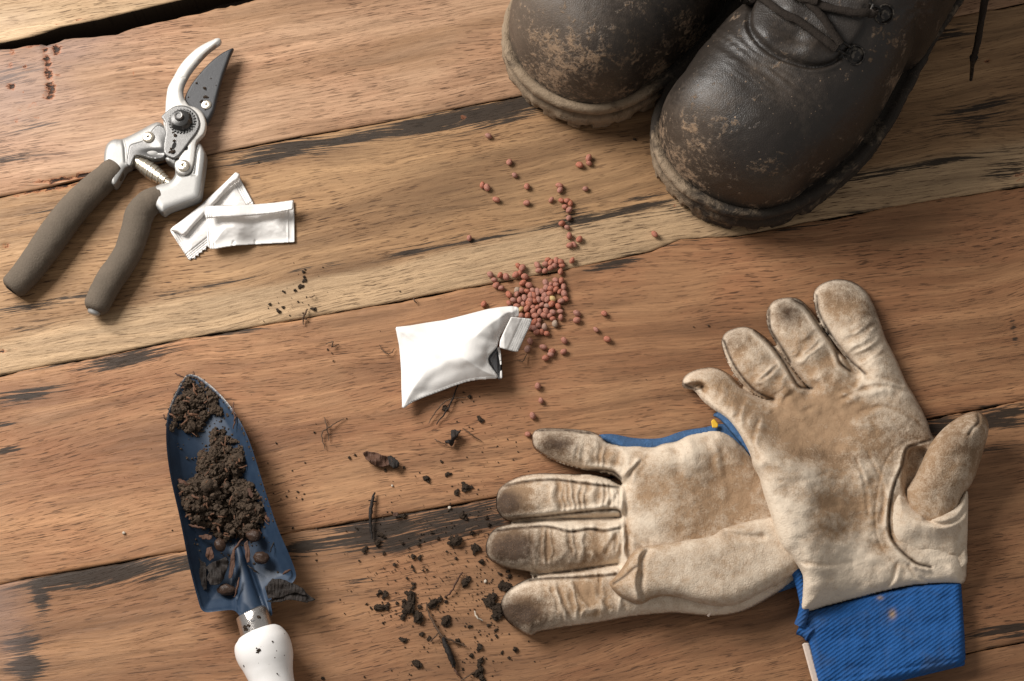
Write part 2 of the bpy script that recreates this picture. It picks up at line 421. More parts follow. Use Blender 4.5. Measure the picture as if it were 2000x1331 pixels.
plank(SEAM_B, SEAM_C, w2, table, 23, sapf=sap2,
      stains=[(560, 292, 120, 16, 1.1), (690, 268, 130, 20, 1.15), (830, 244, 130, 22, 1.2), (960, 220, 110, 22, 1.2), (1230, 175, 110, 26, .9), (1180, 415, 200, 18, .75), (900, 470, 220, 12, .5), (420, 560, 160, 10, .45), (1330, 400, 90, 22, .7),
              (620, 520, 160, 8, .55), (60, 600, 150, 14, .5), (1830, 318, 190, 10, .85), (1900, 230, 120, 40, .45), (1860, 60, 60, 12, .9), (1960, 330, 60, 20, .5), (90, 420, 100, 14, .5), (40, 640, 60, 8, .5)],  # the second streak here is a brown shadow painted near the left edge
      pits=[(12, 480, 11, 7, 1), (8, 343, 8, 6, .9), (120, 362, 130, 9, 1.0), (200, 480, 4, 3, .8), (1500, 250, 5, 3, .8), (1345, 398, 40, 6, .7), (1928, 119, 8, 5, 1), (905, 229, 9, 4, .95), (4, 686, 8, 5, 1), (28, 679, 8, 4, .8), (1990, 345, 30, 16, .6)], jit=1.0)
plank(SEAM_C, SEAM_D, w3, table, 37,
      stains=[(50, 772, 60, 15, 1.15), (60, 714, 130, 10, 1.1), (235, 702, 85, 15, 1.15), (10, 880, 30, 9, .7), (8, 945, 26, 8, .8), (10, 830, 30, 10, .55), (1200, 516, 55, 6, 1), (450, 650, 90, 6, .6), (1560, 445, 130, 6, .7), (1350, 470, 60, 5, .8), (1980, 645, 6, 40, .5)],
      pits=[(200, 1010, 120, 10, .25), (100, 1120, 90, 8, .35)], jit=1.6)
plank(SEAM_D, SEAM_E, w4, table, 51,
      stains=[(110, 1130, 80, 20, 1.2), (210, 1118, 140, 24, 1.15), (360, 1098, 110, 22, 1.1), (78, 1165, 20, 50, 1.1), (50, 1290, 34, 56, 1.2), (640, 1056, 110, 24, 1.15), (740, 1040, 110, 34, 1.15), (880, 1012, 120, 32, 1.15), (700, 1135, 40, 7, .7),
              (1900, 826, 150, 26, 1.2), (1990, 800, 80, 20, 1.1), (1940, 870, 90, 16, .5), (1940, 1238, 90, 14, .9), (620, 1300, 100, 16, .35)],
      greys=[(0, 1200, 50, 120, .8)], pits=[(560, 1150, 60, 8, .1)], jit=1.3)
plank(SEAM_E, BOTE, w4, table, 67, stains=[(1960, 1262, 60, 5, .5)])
mdk = M('gap_shade_timber'); mdk.out(mdk.mix(mdk.noise(mdk.mapping(scale=(10, 200, 10)), 1.0), (0.015, 0.009, 0.006), (0.06, 0.035, 0.022)), 0.8)  # board colour darkened to stand for shade down in the gaps
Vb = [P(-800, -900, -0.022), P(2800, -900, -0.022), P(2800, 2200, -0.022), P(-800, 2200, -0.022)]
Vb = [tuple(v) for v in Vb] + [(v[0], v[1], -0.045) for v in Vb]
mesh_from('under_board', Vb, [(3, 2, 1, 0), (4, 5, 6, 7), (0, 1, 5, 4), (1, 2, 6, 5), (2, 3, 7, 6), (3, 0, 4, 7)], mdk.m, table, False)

# ================================================================== GLOVES
def leather_glove_mat():
    m = M('glove_leather'); v = m.tc.outputs['Object']
    R, G, B, A = m.attr()
    n1 = m.noise(v, 38, 5, 0.6, 0.4); n2 = m.noise(v, 240, 4, 0.65, 0.3); n3 = m.noise(v, 1300, 3, 0.7)
    cream = m.mix(n2, (0.60, 0.48, 0.36), (0.78, 0.67, 0.54))
    tan = m.mix(n2, (0.25, 0.152, 0.084), (0.42, 0.28, 0.17))
    f = m.math('ADD', R, m.math('MULTIPLY', m.math('SUBTRACT', n1, 0.5), 1.0))
    f = m.math('ADD', f, m.math('MULTIPLY', m.math('SUBTRACT', n2, 0.5), 1.5)); f = m.math('ADD', f, m.math('MULTIPLY', m.math('SUBTRACT', n3, 0.5), 0.9))
    col = m.mix(m.rng(f, 0.0, 0.9, 0, 1.0), cream, tan)
    g = m.math('ADD', G, m.math('MULTIPLY', m.math('SUBTRACT', n2, 0.5), 0.7))
    g = m.math('ADD', g, m.math('MULTIPLY', m.math('SUBTRACT', n3, 0.5), 0.5))
    col = m.mix(m.math('MULTIPLY', m.rng(g, 0.0, 0.8, 0, 0.97), m.rng(G, 0.0, 0.12)), col, m.mix(n3, (0.022, 0.012, 0.007), (0.085, 0.050, 0.030)))
    # soil specks rubbed into the grain
    sp = m.math('MULTIPLY', m.rng(n3, 0.56, 0.68), m.rng(m.math('ADD', n1, m.math('MULTIPLY', R, 0.5)), 0.55, 0.95, 0, 0.55))
    col = m.mix(sp, col, (0.20, 0.115, 0.06))
    col = m.mix(m.math('MULTIPLY', B, 0.95), col, (0.035, 0.02, 0.012))
    wr = m.noise(m.mapping(v, scale=(1, 1, 1)), 320, 4, 0.6, 1.2)
    cr = m.vor(v, 520, 'DISTANCE_TO_EDGE')
    h = m.math('ADD', m.math('MULTIPLY', wr, 1.0), m.math('MULTIPLY', n3, 0.5))
    h = m.math('ADD', h, m.math('MULTIPLY', m.rng(cr, 0, 0.15), 0.25))
    b = m.bump(h, 0.55, 0.0006)
    ro = m.math('SUBTRACT', 0.85, m.math('MULTIPLY', G, 0.15))
    return m.out(col, ro, 0, b, 0.25)
def cloth_mat(name, c, weave=True, fuzz=0.0):
    m = M(name); v = m.tc.outputs['Object']
    n1 = m.noise(v, 60, 5, 0.65, 0.5); n2 = m.noise(v, 1100, 3, 0.7)
    col = m.mix(n2, tuple(x * 0.62 for x in c), tuple(min(1, x * 1.25) for x in c))
    if weave:
        wv = m.n.new('ShaderNodeTexWave'); wv.wave_type = 'BANDS'; wv.bands_direction = 'X'
        m.lk(m.mapping(v, rot=(0, 0, math.radians(55))), wv.inputs['Vector']); wv.inputs['Scale'].default_value = 170; wv.inputs['Distortion'].default_value = 1.2
        wv.inputs['Detail'].default_value = 2; wv.inputs['Detail Scale'].default_value = 3
        wf = wv.outputs['Fac']
        col = m.mix(m.rng(wf, 0.25, 0.75, 0.34, 0.0), col, tuple(x * 0.35 for x in c))
        h = m.math('ADD', wf, m.math('MULTIPLY', n2, 0.8)); b = m.bump(h, 0.7, 0.0004)
    else:
        n4 = m.noise(v, 500, 5, 0.75, 1.5); b = m.bump(m.math('ADD', n4, n2), 0.9, 0.0010)
        col = m.mix(m.rng(n4, 0.45, 0.75, 0, 0.4), col, tuple(min(1, x * 1.7 + 0.05) for x in c))
    col = m.mix(m.rng(n1, 0.46, 0.78, 0, 0.65), col, (0.06, 0.075, 0.10))
    R, G, B, A = m.attr()
    col = m.mix(m.math('MULTIPLY', R, 0.8), col, (0.42, 0.27, 0.10))
    return m.out(col, 0.9, 0, b, 0.2)
MG = leather_glove_mat()
MCUFF = cloth_mat('cuff_twill', (0.022, 0.110, 0.34))
MFELT = cloth_mat('back_felt', (0.065, 0.15, 0.31), weave=False)
MLIN = M('cuff_lining').out((0.62, 0.50, 0.42), 0.9)
MYEL = M('yellow_label').out((0.75, 0.45, 0.03), 0.7)

def finger_wr(x, y, base, tip, half, seed, lo=0.05, hi=0.72, amp=1.0, wl=9.0, tilt=0.0):
    """transverse creases of a glove finger; base, tip in px"""
    ax, ay = tip[0] - base[0], tip[1] - base[1]; L = math.hypot(ax, ay); ax /= L; ay /= L
    t = (x - base[0]) * ax + (y - base[1]) * ay; l = -(x - base[0]) * ay + (y - base[1]) * ax
    tt = t + tilt * l + 5 * (vn(l / 18.0, t / 30.0, seed + 1) - 0.5) * 2
    r = vn(tt / wl, l / 55.0, seed); r = 1 - np.abs(r * 2 - 1)
    r2 = vn(tt / (wl * 2.1) + 9, l / 80.0, seed + 5)
    m = sst(lo - 0.12, lo + 0.05, t / L) * (1 - sst(hi - 0.1, hi + 0.1, t / L)) * (1 - sst(half * 0.75, half * 1.15, np.abs(l)))
    return amp * m * ((r ** 1.5) * 0.9 + r2 * 0.9 - 0.8)
def groove(x, y, pts, wd, pts_s=True):
    q = smooth_open(pts, 6) if pts_s else np.array(pts)
    d = seg_dist(x, y, q, False); return np.exp(-(d / wd) ** 2), d
def tipblob(x, y, cx, cy, r, ry=None): return np.exp(-(((x - cx) / r) ** 2 + ((y - cy) / (ry or r)) ** 2))

# ---- glove A: lying palm up, fingers to the left
zz = lambda L: Z(L, 920, 780, 2.7734)
A_out = zz([(345, 270), (330, 215), (338, 180), (370, 160), (430, 156), (540, 160), (640, 172), (700, 196), (740, 232), (800, 246), (850, 252), (900, 250), (985, 258), (1040, 240), (1110, 228), (1170, 196), (1230, 180), (1330, 164), (1420, 200), (1560, 320), (1760, 420), (1850, 640), (1820, 900), (1735, 1000),
            (1620, 1075), (1500, 1140), (1400, 1168), (1300, 1176), (1200, 1168), (1100, 1160), (1000, 1166), (850, 1182), (700, 1210), (500, 1238), (370, 1262), (320, 1283), (240, 1240), (185, 1190), (163, 1130), (165, 1090), (200, 1038), (280, 985), (400, 948), (560, 926), (700, 905), (790, 893),
            (700, 906), (560, 929), (400, 944), (270, 930), (170, 908), (100, 868), (80, 820), (85, 770), (120, 710), (200, 678), (330, 656), (450, 652), (620, 648), (740, 644), (806, 640),
            (740, 643), (620, 646), (450, 650), (300, 664), (200, 660), (150, 620), (135, 565), (145, 500), (175, 465), (225, 435), (300, 410), (400, 400), (560, 406), (650, 405), (740, 425), (812, 462),
            (800, 440), (760, 412), (715, 402), (640, 390), (520, 360), (420, 320)])
A_s = smooth_closed(A_out, 4)
thA = smooth_closed(zz([(748, 1000), (770, 975), (815, 920), (850, 865), (890, 818), (935, 800), (1050, 783), (1180, 762), (1300, 742), (1370, 700), (1500, 662), (1610, 640), (1760, 620), (1860, 760), (1830, 900), (1700, 975), (1560, 1055), (1450, 1108), (1350, 1120), (1240, 1103), (1150, 1077), (1050, 1066), (980, 1082), (920, 1112), (850, 1090), (790, 1055)]), 5)
seamsA = [zz([(180, 470), (300, 447), (450, 437), (600, 455), (700, 468), (800, 478)]), zz([(190, 655), (400, 635), (600, 612), (740, 600), (800, 605), (812, 635)]),
          zz([(115, 715), (250, 700), (380, 690), (460, 700), (540, 720), (640, 705), (720, 715), (800, 700)]), zz([(178, 1045), (220, 1012), (300, 985), (400, 972), (560, 966), (700, 958), (790, 948)]),
          zz([(355, 170), (430, 166), (520, 168), (600, 180), (665, 186)]), zz([(620, 384), (700, 384), (770, 395), (812, 430)])]
ridgeA = zz([(905, 330), (860, 378), (826, 420), (820, 500), (818, 600), (822, 700), (826, 800), (845, 880)])
def hA(x, y):
    s = sdist(x, y, A_s); d = np.clip(s, 0, None)
    t = np.clip(d / 44.0, 0, 1); z = 0.004 + 0.0120 * np.sqrt(1 - (1 - t) ** 2)
    z = z + 0.0035 * tipblob(x, y, 1330, 1000, 130, 110) + 0.0045 * tipblob(x, y, 1330, 890, 70, 40)
    z = z - 0.0030 * tipblob(x, y, 1420, 990, 60, 120)
    return z
zdet = None
gA = empty('work_glove', PV(1300, 1020), 'stained leather work glove lying palm up under the other glove, its fingers pointing left', 'glove', 'pair of leather work gloves')
p = Pil(A_s, 2.5, [zz([(230, 660), (500, 650), (806, 640)]), zz([(330, 945), (560, 928), (700, 906), (800, 889)])], 6.0); x, y, d = p.x, p.y, p.d
z = hA(x, y); z0_ = z.copy()
wr = 0.0
for (b, t, hf, sd, am) in (((1260, 905), (1045, 868), 46, 5, .9), ((1235, 968), (975, 975), 46, 9, 1.0), ((1235, 1055), (955, 1062), 52, 14, 1.05), ((1260, 1150), (985, 1185), 55, 19, 1.0)):
    wr = wr + finger_wr(x, y, b, t, hf, sd, amp=am, wl=11)
z = z + 0.0017 * wr * sst(0, 22, d)
# gathers running down from the blue edge of the hand
gg = vn(x / 17.0 + 3 * vn(x / 60, y / 60, 4), y / 90.0, 8); z = z + 0.0030 * (gg - 0.5) * np.exp(-np.clip(y - 850, 0, 999) / 55) * sst(1180, 1240, x) * sst(0, 14, d) * 1.4
z = z + 0.0030 * (fbm(x / 85, y / 60, 77, 4) - 0.5) * sst(0, 40, d) * sst(1180, 1260, x) + 0.0012 * (fbm(x / 22, y / 22, 71, 3) - 0.5) * sst(0, 20, d)
sm = np.zeros_like(x)
for q in seamsA:
    g, dd = groove(x, y, q, 2.6); z -= 0.0013 * g * sst(0, 8, d + 4)
    g2, _ = groove(x, y, [(a, b - 7) for a, b in q], 5); z += 0.0011 * g2 * sst(0, 10, d)
    sm = np.maximum(sm, np.exp(-(dd / 2.6) ** 2) * (0.7 + 0.5 * vn(x / 5, y / 5, 3)))
g, dd = groove(x, y, ridgeA, 4); z += 0.0016 * g; g3, _ = groove(x, y, [(a + 9, b) for a, b in ridgeA], 6); z -= 0.0011 * g3
# radiating folds into the finger roots
for q in (zz([(820, 480), (760, 560), (700, 600)]), zz([(822, 690), (770, 760), (730, 830)]), zz([(830, 700), (900, 760), (960, 780)]), zz([(560, 990), (600, 1060), (640, 1110)]), zz([(470, 1000), (500, 1090), (540, 1190)]), zz([(690, 990), (700, 1060), (745, 1130)])):
    g, _ = groove(x, y, q, 5); z -= 0.0009 * g * sst(0, 10, d); g, _ = groove(x, y, [(a - 8, b) for a, b in q], 8); z += 0.0010 * g * sst(0, 10, d)
for c in ((1000, 970, 26, 20), (985, 1056, 34, 22), (1020, 1190, 34, 22)): z -= 0.0022 * tipblob(x, y, *c)
z = np.maximum(z, 0.003)
tipd = np.maximum.reduce([0.8 * tipblob(x, y, 1085, 868, 46, 26), 0.95 * tipblob(x, y, 990, 985, 40, 34), 1.0 * tipblob(x, y, 1000, 1072, 68, 40), 1.0 * tipblob(x, y, 1010, 1200, 70, 36), 0.35 * tipblob(x, y, 1100, 1080, 60, 40)])
dirt_tone = 0.46 + 0.42 * tipblob(x, y, 1400, 960, 130, 90) + 0.2 * tipblob(x, y, 1080, 1080, 160, 160) - 0.55 * tipblob(x, y, 1330, 885, 50, 50) - 0.4 * np.exp(-(d / 14) ** 2) - 0.35 * np.exp(-((x - 1212) / 24) ** 2) - 0.25 * tipblob(x, y, 1450, 1170, 120, 40) + 0.7 * (fbm(x / 60, y / 60, 2) - 0.5)
dirt_tone = dirt_tone - np.clip((z - z0_) / 0.0012, -1.5, 1.5) * 0.38 * sst(2, 14, d)  # colours creases darker and ridges lighter
base = 0.0008
t = np.clip(d / 30.0, 0, 1); zb = base + (z - base) * 0.7 * (1 - t) ** 2
p.build('leather_palm', z, zb, MG, gA, np.stack([np.clip(dirt_tone, 0, 1.2), tipd, sm, x * 0], 1))
# thumb of glove A, folded across the palm
p = Pil(thA, 2.5); x, y, d = p.x, p.y, p.d
b0 = np.maximum(hA(x, y) - 0.002, 0.006)
t = np.clip(d / 40.0, 0, 1); z = b0 + 0.0045 + 0.0085 * np.sqrt(1 - (1 - t) ** 2) * (1 - 0.35 * sst(1400, 1520, x))
z = z + 0.0022 * (fbm(x / 60, y / 50, 31, 4) - 0.5) * sst(0, 20, d)
g, _ = groove(x, y, zz([(935, 805), (905, 850), (900, 910), (885, 990), (905, 1080)]), 6); z += 0.0026 * g * sst(0, 9, d)
g, _ = groove(x, y, zz([(960, 815), (925, 870), (925, 940), (915, 1010), (930, 1080)]), 6); z -= 0.0022 * g * sst(0, 9, d)
g, _ = groove(x, y, zz([(1370, 705), (1400, 730), (1480, 745), (1580, 745)]), 7); z -= 0.0022 * g * sst(0, 12, d)
s1, dd = groove(x, y, zz([(770, 1000), (830, 960), (880, 915), (900, 905)]), 4); z -= 0.0014 * s1; sm = np.exp(-(dd / 2.2) ** 2)
dirt_tone = 0.28 + 0.5 * (fbm(x / 50, y / 50, 21) - 0.4) + 0.25 * tipblob(x, y, 1230, 1110, 50, 50) + 0.35 * np.exp(-(d / 7) ** 2) * (x < 1330)
p.build('thumb', z, b0, MG, gA, np.stack([np.clip(dirt_tone, 0, 1), x * 0 + 0.0, sm, x * 0], 1))
# blue back fabric showing along the upper edge
bk = smooth_closed([(1165, 852), (1195, 848), (1240, 856), (1290, 856), (1330, 843), (1370, 836), (1440, 830), (1560, 880), (1640, 900), (1660, 1000), (1600, 1120), (1480, 1170), (1400, 1190), (1320, 1160), (1280, 1080), (1262, 960), (1225, 890), (1190, 866)], 5)
p = Pil(bk, 3.0); t = np.clip(p.d / 14, 0, 1)
zt = 0.0045 + 0.0030 * np.sqrt(1 - (1 - t) ** 2); zt = np.where(sdist(p.x, p.y, A_s) > 12, 0.0035, zt + 0.0008 * fbm(p.x / 6, p.y / 6, 3))
p.build('back_fabric', np.maximum(zt, 0.0035), 0.0006, MFELT, gA)
yl = Pil([(1389, 822), (1395, 818), (1403, 828), (1402, 836), (1391, 836)], 1.2)
yl.build('label_tag', 0.0105, 0.0095, MYEL, gA)
# loose thread
tube('thread', [PV(1384, 1180, .013), PV(1380, 1188, .012), PV(1388, 1196, .010), PV(1383, 1204, .009)], 0.0008, MLIN, gA, 6)
tube('thread', [PV(1390, 1183, .013), PV(1396, 1188, .012), PV(1398, 1194, .011)], 0.0010, MLIN, gA, 6)
# cuff of glove A, almost wholly hidden under the other glove
p = Pil([(1590, 900), (1720, 950), (1700, 1130), (1560, 1150)], 5.0)
p.build('cuff', 0.007, 0.001, MCUFF, gA)

# ---- glove B: on top, fingers up
z6 = lambda L: Z(L, 1300, 520, 1.641)
B_out = z6([(52, 378), (60, 355), (85, 337), (125, 326), (165, 327), (205, 348), (240, 385), (275, 408), (305, 422), (343, 430),
            (300, 420), (262, 392), (225, 348), (200, 312), (185, 275), (179, 238), (200, 208), (255, 194), (300, 213), (350, 258), (400, 322), (430, 362), (462, 394),
            (446, 378), (402, 318), (362, 262), (334, 214), (323, 175), (326, 140), (350, 110), (400, 100), (440, 113), (478, 160), (515, 212), (548, 255), (575, 292), (600, 340), (618, 346),
            (608, 330), (585, 296), (555, 275), (530, 236), (505, 200), (486, 160), (474, 110), (477, 80), (502, 56), (550, 42), (600, 50), (640, 78), (665, 120), (688, 180), (705, 230), (740, 300), (770, 370), (800, 420), (838, 495), (856, 545),
            (905, 600), (945, 660), (966, 715), (967, 800), (964, 900), (960, 1012), (900, 1020), (800, 1026), (700, 1046), (600, 1072), (520, 1092), (437, 1110), (440, 1040), (438, 985), (400, 930), (376, 905), (358, 868), (338, 800), (312, 720), (300, 675), (280, 640), (272, 605), (240, 545), (212, 505), (185, 480), (150, 455), (118, 430), (92, 400), (60, 392)])
B_s = smooth_closed(B_out, 4)
def bump_in(x, y, poly, a, b): return sst(a, b, sdist(x, y, poly))
def baseB(x, y):
    s = sdist(x, y, A_s)
    return 0.0205 * sst(-95, 5, s) * (1 - 0.35 * sst(1490, 1640, x))
seamsB = [z6([(484, 95), (492, 150), (530, 220), (580, 290), (640, 345)]), z6([(332, 140), (336, 200), (370, 258), (400, 308)]), z6([(405, 105), (450, 133), (490, 190), (540, 260), (560, 310), (592, 337)]),
          z6([(187, 240), (210, 298), (240, 348), (288, 400), (345, 427)]), z6([(285, 205), (340, 255), (380, 310), (405, 352), (430, 387), (470, 392)]),
          z6([(850, 556), (800, 573), (772, 586), (758, 640), (737, 690), (720, 760), (717, 840), (740, 895), (800, 950), (850, 965)]), z6([(62, 380), (95, 395), (118, 388)])]
gB = empty('work_glove', PV(1680, 950), 'stained leather work glove with bright blue cuff, palm up on top of the other glove', 'glove', 'pair of leather work gloves')
p = Pil(B_s, 2.5, [z6([(215, 335), (262, 395), (343, 430)]), z6([(352, 262), (402, 320), (462, 393)]), z6([(585, 296), (604, 335), (618, 346)])], 5.0); x, y, d = p.x, p.y, p.d
t = np.clip(d / 46.0, 0, 1); bb = baseB(x, y)
prof = np.sqrt(1 - (1 - t) ** 2)
z = bb + 0.004 + 0.0125 * prof
z = z + 0.0045 * tipblob(x, y, 1690, 850, 70, 90) + 0.0035 * tipblob(x, y, 1660, 980, 90, 120)
z0_ = z.copy(); wr = 0
for (b, t2, hf, sd, am) in (((1470, 800), (1360, 745), 44, 25, .9), ((1540, 780), (1440, 660), 48, 29, 1.0), ((1640, 740), (1530, 605), 48, 34, 1.0), ((1720, 730), (1625, 570), 56, 39, .95)):
    wr = wr + finger_wr(x, y, b, t2, hf, sd, lo=0.0, amp=am, wl=11, hi=0.6)
z = z + 0.0017 * wr * sst(0, 22, d)
z = z + 0.0045 * (fbm((x + y * .3) / 110, (y - x * .3) / 45, 177, 3) - 0.5) * sst(0, 40, d) * sst(740, 800, y) + 0.0022 * (fbm(x / 30, y / 26, 171, 3) - 0.5) * sst(0, 20, d)
for q, a in ((z6([(800, 410), (700, 385), (620, 400), (560, 430)]), 1.0), (z6([(860, 545), (780, 480), (700, 450), (620, 470)]), .8), (z6([(360, 690), (440, 690), (520, 660)]), .35), (z6([(650, 800), (640, 700), (610, 620)]), .8), (z6([(690, 820), (700, 720), (650, 600)]), .8),
             (z6([(430, 950), (520, 958), (600, 950)]), .45), (z6([(740, 960), (730, 1000), (700, 1040)]), 1.1), (z6([(780, 960), (800, 990), (840, 1015)]), .9), (z6([(300, 490), (280, 560), (300, 620)]), .8), (z6([(350, 440), (420, 470), (480, 450)]), .6), (z6([(620, 350), (600, 390), (560, 400)]), .9), (z6([(650, 360), (700, 360), (760, 380)]), .9)):
    g, _ = groove(x, y, q, 4.5); fd = 0.45 + 0.9 * vn(x / 14, y / 14, 61); z -= 0.0014 * a * fd * g * sst(0, 12, d); g, _ = groove(x, y, [(u + 4, v + 8) for u, v in q], 9); z += 0.0012 * a * fd * g * sst(0, 12, d)
sm = np.zeros_like(x)
for i, q in enumerate(seamsB):
    g, dd = groove(x, y, q, 2.8); z -= 0.0015 * g * sst(0, 8, d + 4)
    g2, _ = groove(x, y, [(a - 5, b + 5) for a, b in q], 5); z += 0.0013 * g2 * sst(0, 10, d)
    sm = np.maximum(sm, np.exp(-(dd / 2.5) ** 2) * (0.7 + 0.5 * vn(x / 4, y / 4, 3)))
dot, dd = groove(x, y, z6([(850, 548), (800, 556), (740, 580), (700, 640), (680, 720), (672, 820), (690, 900), (730, 950)]), 2.2); z -= 0.0005 * dot
# opening in which the thumb is set
op = smooth_closed(z6([(772, 595), (800, 578), (835, 590), (850, 620), (850, 700), (830, 790), (790, 780), (768, 730), (762, 660)]), 5)
z = z - 0.0085 * bump_in(x, y, op, -6, 10)
for c in ((1440, 680, 26, 22), (1540, 610, 26, 20), (1640, 600, 32, 40)): z -= 0.0018 * tipblob(x, y, *c)
g, _ = groove(x, y, z6([(60, 388), (110, 382), (125, 395)]), 5); z -= 0.004 * g
z = np.maximum(z, 0.003)
tipd = np.maximum.reduce([0.35 * tipblob(x, y, 1435, 665, 30, 26), 0.75 * tipblob(x, y, 1540, 610, 30, 26), 0.30 * tipblob(x, y, 1640, 575, 44, 28), 0.42 * tipblob(x, y, 1698, 620, 22, 40), 0.2 * tipblob(x, y, 1780, 860, 60, 60), 0.25 * np.exp(-(seg_dist(x, y, z6([(440, 600), (620, 620), (700, 600)]), False) / 12) ** 2)])
dirt_tone = -np.clip((z - z0_) / 0.0014, -1.5, 1.5) * 0.36 * sst(2, 14, d) * (sdist(x, y, op) < -8) + 0.50 + 0.45 * tipblob(x, y, 1600, 800, 130, 110) + 0.32 * tipblob(x, y, 1640, 940, 70, 90) + 0.25 * tipblob(x, y, 1400, 760, 60, 50) - 0.9 * sst(1060, 1150, y + (x - 1600) * 0.15) - 0.5 * np.exp(-((x - (1500 + (y - 950) * 0.35)) / 30) ** 2) * sst(920, 980, y) - 0.35 * np.exp(-(d / 13) ** 2) + 0.9 * (fbm(x / 70, y / 55, 92) - 0.5) - 0.8 * sst(1780, 1840, x) * sst(900, 980, y) + 0.5 * tipblob(x, y, 1600, 1110, 60, 14)  # first term colours creases darker and ridges lighter
dirt_tone = dirt_tone + 0.0; t = np.clip(d / 30.0, 0, 1); zb = np.maximum(bb * 0.9, 0.0008); zb = zb + (z - zb) * 0.6 * (1 - t) ** 2
p.build('leather_palm', z, zb, MG, gB, np.stack([np.clip(dirt_tone, 0, 1.2), tipd, sm, x * 0], 1))
palmB = (p.x.copy(), p.y.copy(), z.copy())
# thumb
thB = smooth_closed(z6([(770, 722), (782, 700), (800, 672), (822, 628), (852, 566), (900, 512), (955, 477), (1000, 467), (1028, 488), (1035, 530), (1012, 615), (985, 690), (950, 745), (925, 830), (880, 850), (820, 830), (780, 780)]), 5)
p = Pil(thB, 2.3); x, y, d = p.x, p.y, p.d
t = np.clip(d / 46.0, 0, 1); lift = 0.008 + 0.007 * sst(960, 830, y)
z = lift + 0.0150 * np.sqrt(1 - (1 - t) ** 2) + 0.004
z += 0.0016 * (fbm(x / 40, y / 40, 66, 4) - 0.5) * sst(0, 20, d)
g, dd = groove(x, y, z6([(1000, 475), (1004, 500), (985, 520), (972, 540)]), 3); z -= 0.0015 * g; sm = 0.8 * np.exp(-(dd / 2.0) ** 2)
dirt_tone = 0.75 + 0.4 * (fbm(x / 30, y / 30, 61) - 0.5); dk = 0.42 * tipblob(x, y, 1880, 870, 40, 40) + 0.2 * tipblob(x, y, 1835, 950, 40, 40) + 0.25 * tipblob(x, y, 1915, 815, 20, 20)
p.build('thumb', z, lift * np.ones_like(x) - 0.002, MG, gB, np.stack([dirt_tone, dk, sm, x * 0], 1))
# collar of leather round the thumb
co = smooth_closed(z6([(766, 712), (778, 742), (800, 775), (835, 805), (852, 808), (885, 795), (930, 765), (966, 716), (969, 800), (966, 900), (962, 960), (900, 972), (850, 966), (800, 948), (742, 895), (719, 840), (722, 760), (738, 695), (752, 650), (760, 610), (770, 600), (764, 650), (763, 690)]), 4)
p = Pil(co, 2.3); x, y, d = p.x, p.y, p.d
t = np.clip(d / 34.0, 0, 1); z = 0.0125 + 0.0080 * np.sqrt(1 - (1 - t) ** 2) * sst(1120, 1040, y) + 0.0115 * tipblob(x, y, 1840, 1015, 60, 26)
z += 0.0030 * (fbm(x / 40, y / 34, 99, 3) - 0.5) * sst(0, 12, d)
g, _ = groove(x, y, z6([(835, 812), (880, 828), (930, 815), (962, 780)]), 5); z -= 0.003 * g
g, _ = groove(x, y, z6([(955, 900), (930, 930), (880, 950)]), 5); z -= 0.002 * g
dirt_tone = 0.12 + 0.5 * (fbm(x / 40, y / 40, 51) - 0.4)
p.build('thumb_gusset', z, 0.0035, MG, gB, np.stack([np.clip(dirt_tone, 0, 1), x * 0, x * 0, x * 0], 1))
# blue back fabric at the little-finger side
bk = smooth_closed([(1392, 810), (1408, 822), (1432, 850), (1456, 880), (1480, 915), (1489, 940), (1520, 960), (1600, 900), (1560, 850), (1470, 800), (1420, 800)], 5)
p = Pil(bk, 2.5); t = np.clip(p.d / 12, 0, 1); bb = baseB(p.x, p.y); ins = sdist(p.x, p.y, B_s)
zt = bb + 0.0018 + 0.0030 * np.sqrt(1 - (1 - t) ** 2) + 0.0010 * (fbm(p.x / 7, p.y / 7, 8) - 0.5); zt = np.where(ins > 6, bb + 0.0012, zt)
zt = np.maximum(zt, 0.0015); p.build('back_fabric', zt, zt - 0.0014, MFELT, gB)
# cuff
cf = z6([(434, 1106), (520, 1089), (600, 1069), (700, 1043), (800, 1022), (900, 1014), (947, 1012)]) + [(1880, 1180), (1884, 1240), (1886, 1288), (1879, 1297), (1840, 1308), (1760, 1326), (1700, 1338), (1640, 1349), (1606, 1354), (1596, 1331), (1588, 1300), (1577, 1250), (1568, 1215)]
cf = np.array(cf, float)
p = Pil(cf, 2.5); x, y, d = p.x, p.y, p.d
t = np.clip(d / 30.0, 0, 1); z = 0.0065 + 0.0050 * np.sqrt(1 - (1 - np.clip(d / 16.0, 0, 1)) ** 2) + 0.0050 * (fbm(x / 90, y / 45, 5, 3) - 0.5) * sst(0, 30, d) + 0.0012 * (fbm(x / 20, y / 50, 15, 3) - 0.5) + 0.003 * sst(1180, 1130, y + (x - 1600) * .17)
z -= 0.0006 * np.exp(-((y - (1334 - (x - 1600) * .17)) / 3) ** 2); z -= 0.0004 * np.exp(-((y - (1200 - (x - 1570) * 0.19)) / 9) ** 2)
st = np.maximum.reduce([0.9 * tipblob(x, y, 1743, 1200, 7, 9), 0.8 * tipblob(x, y, 1719, 1168, 6, 4)])
p.build('cuff', z, 0.0040, MCUFF, gB, np.stack([st, x * 0, x * 0, x * 0], 1))
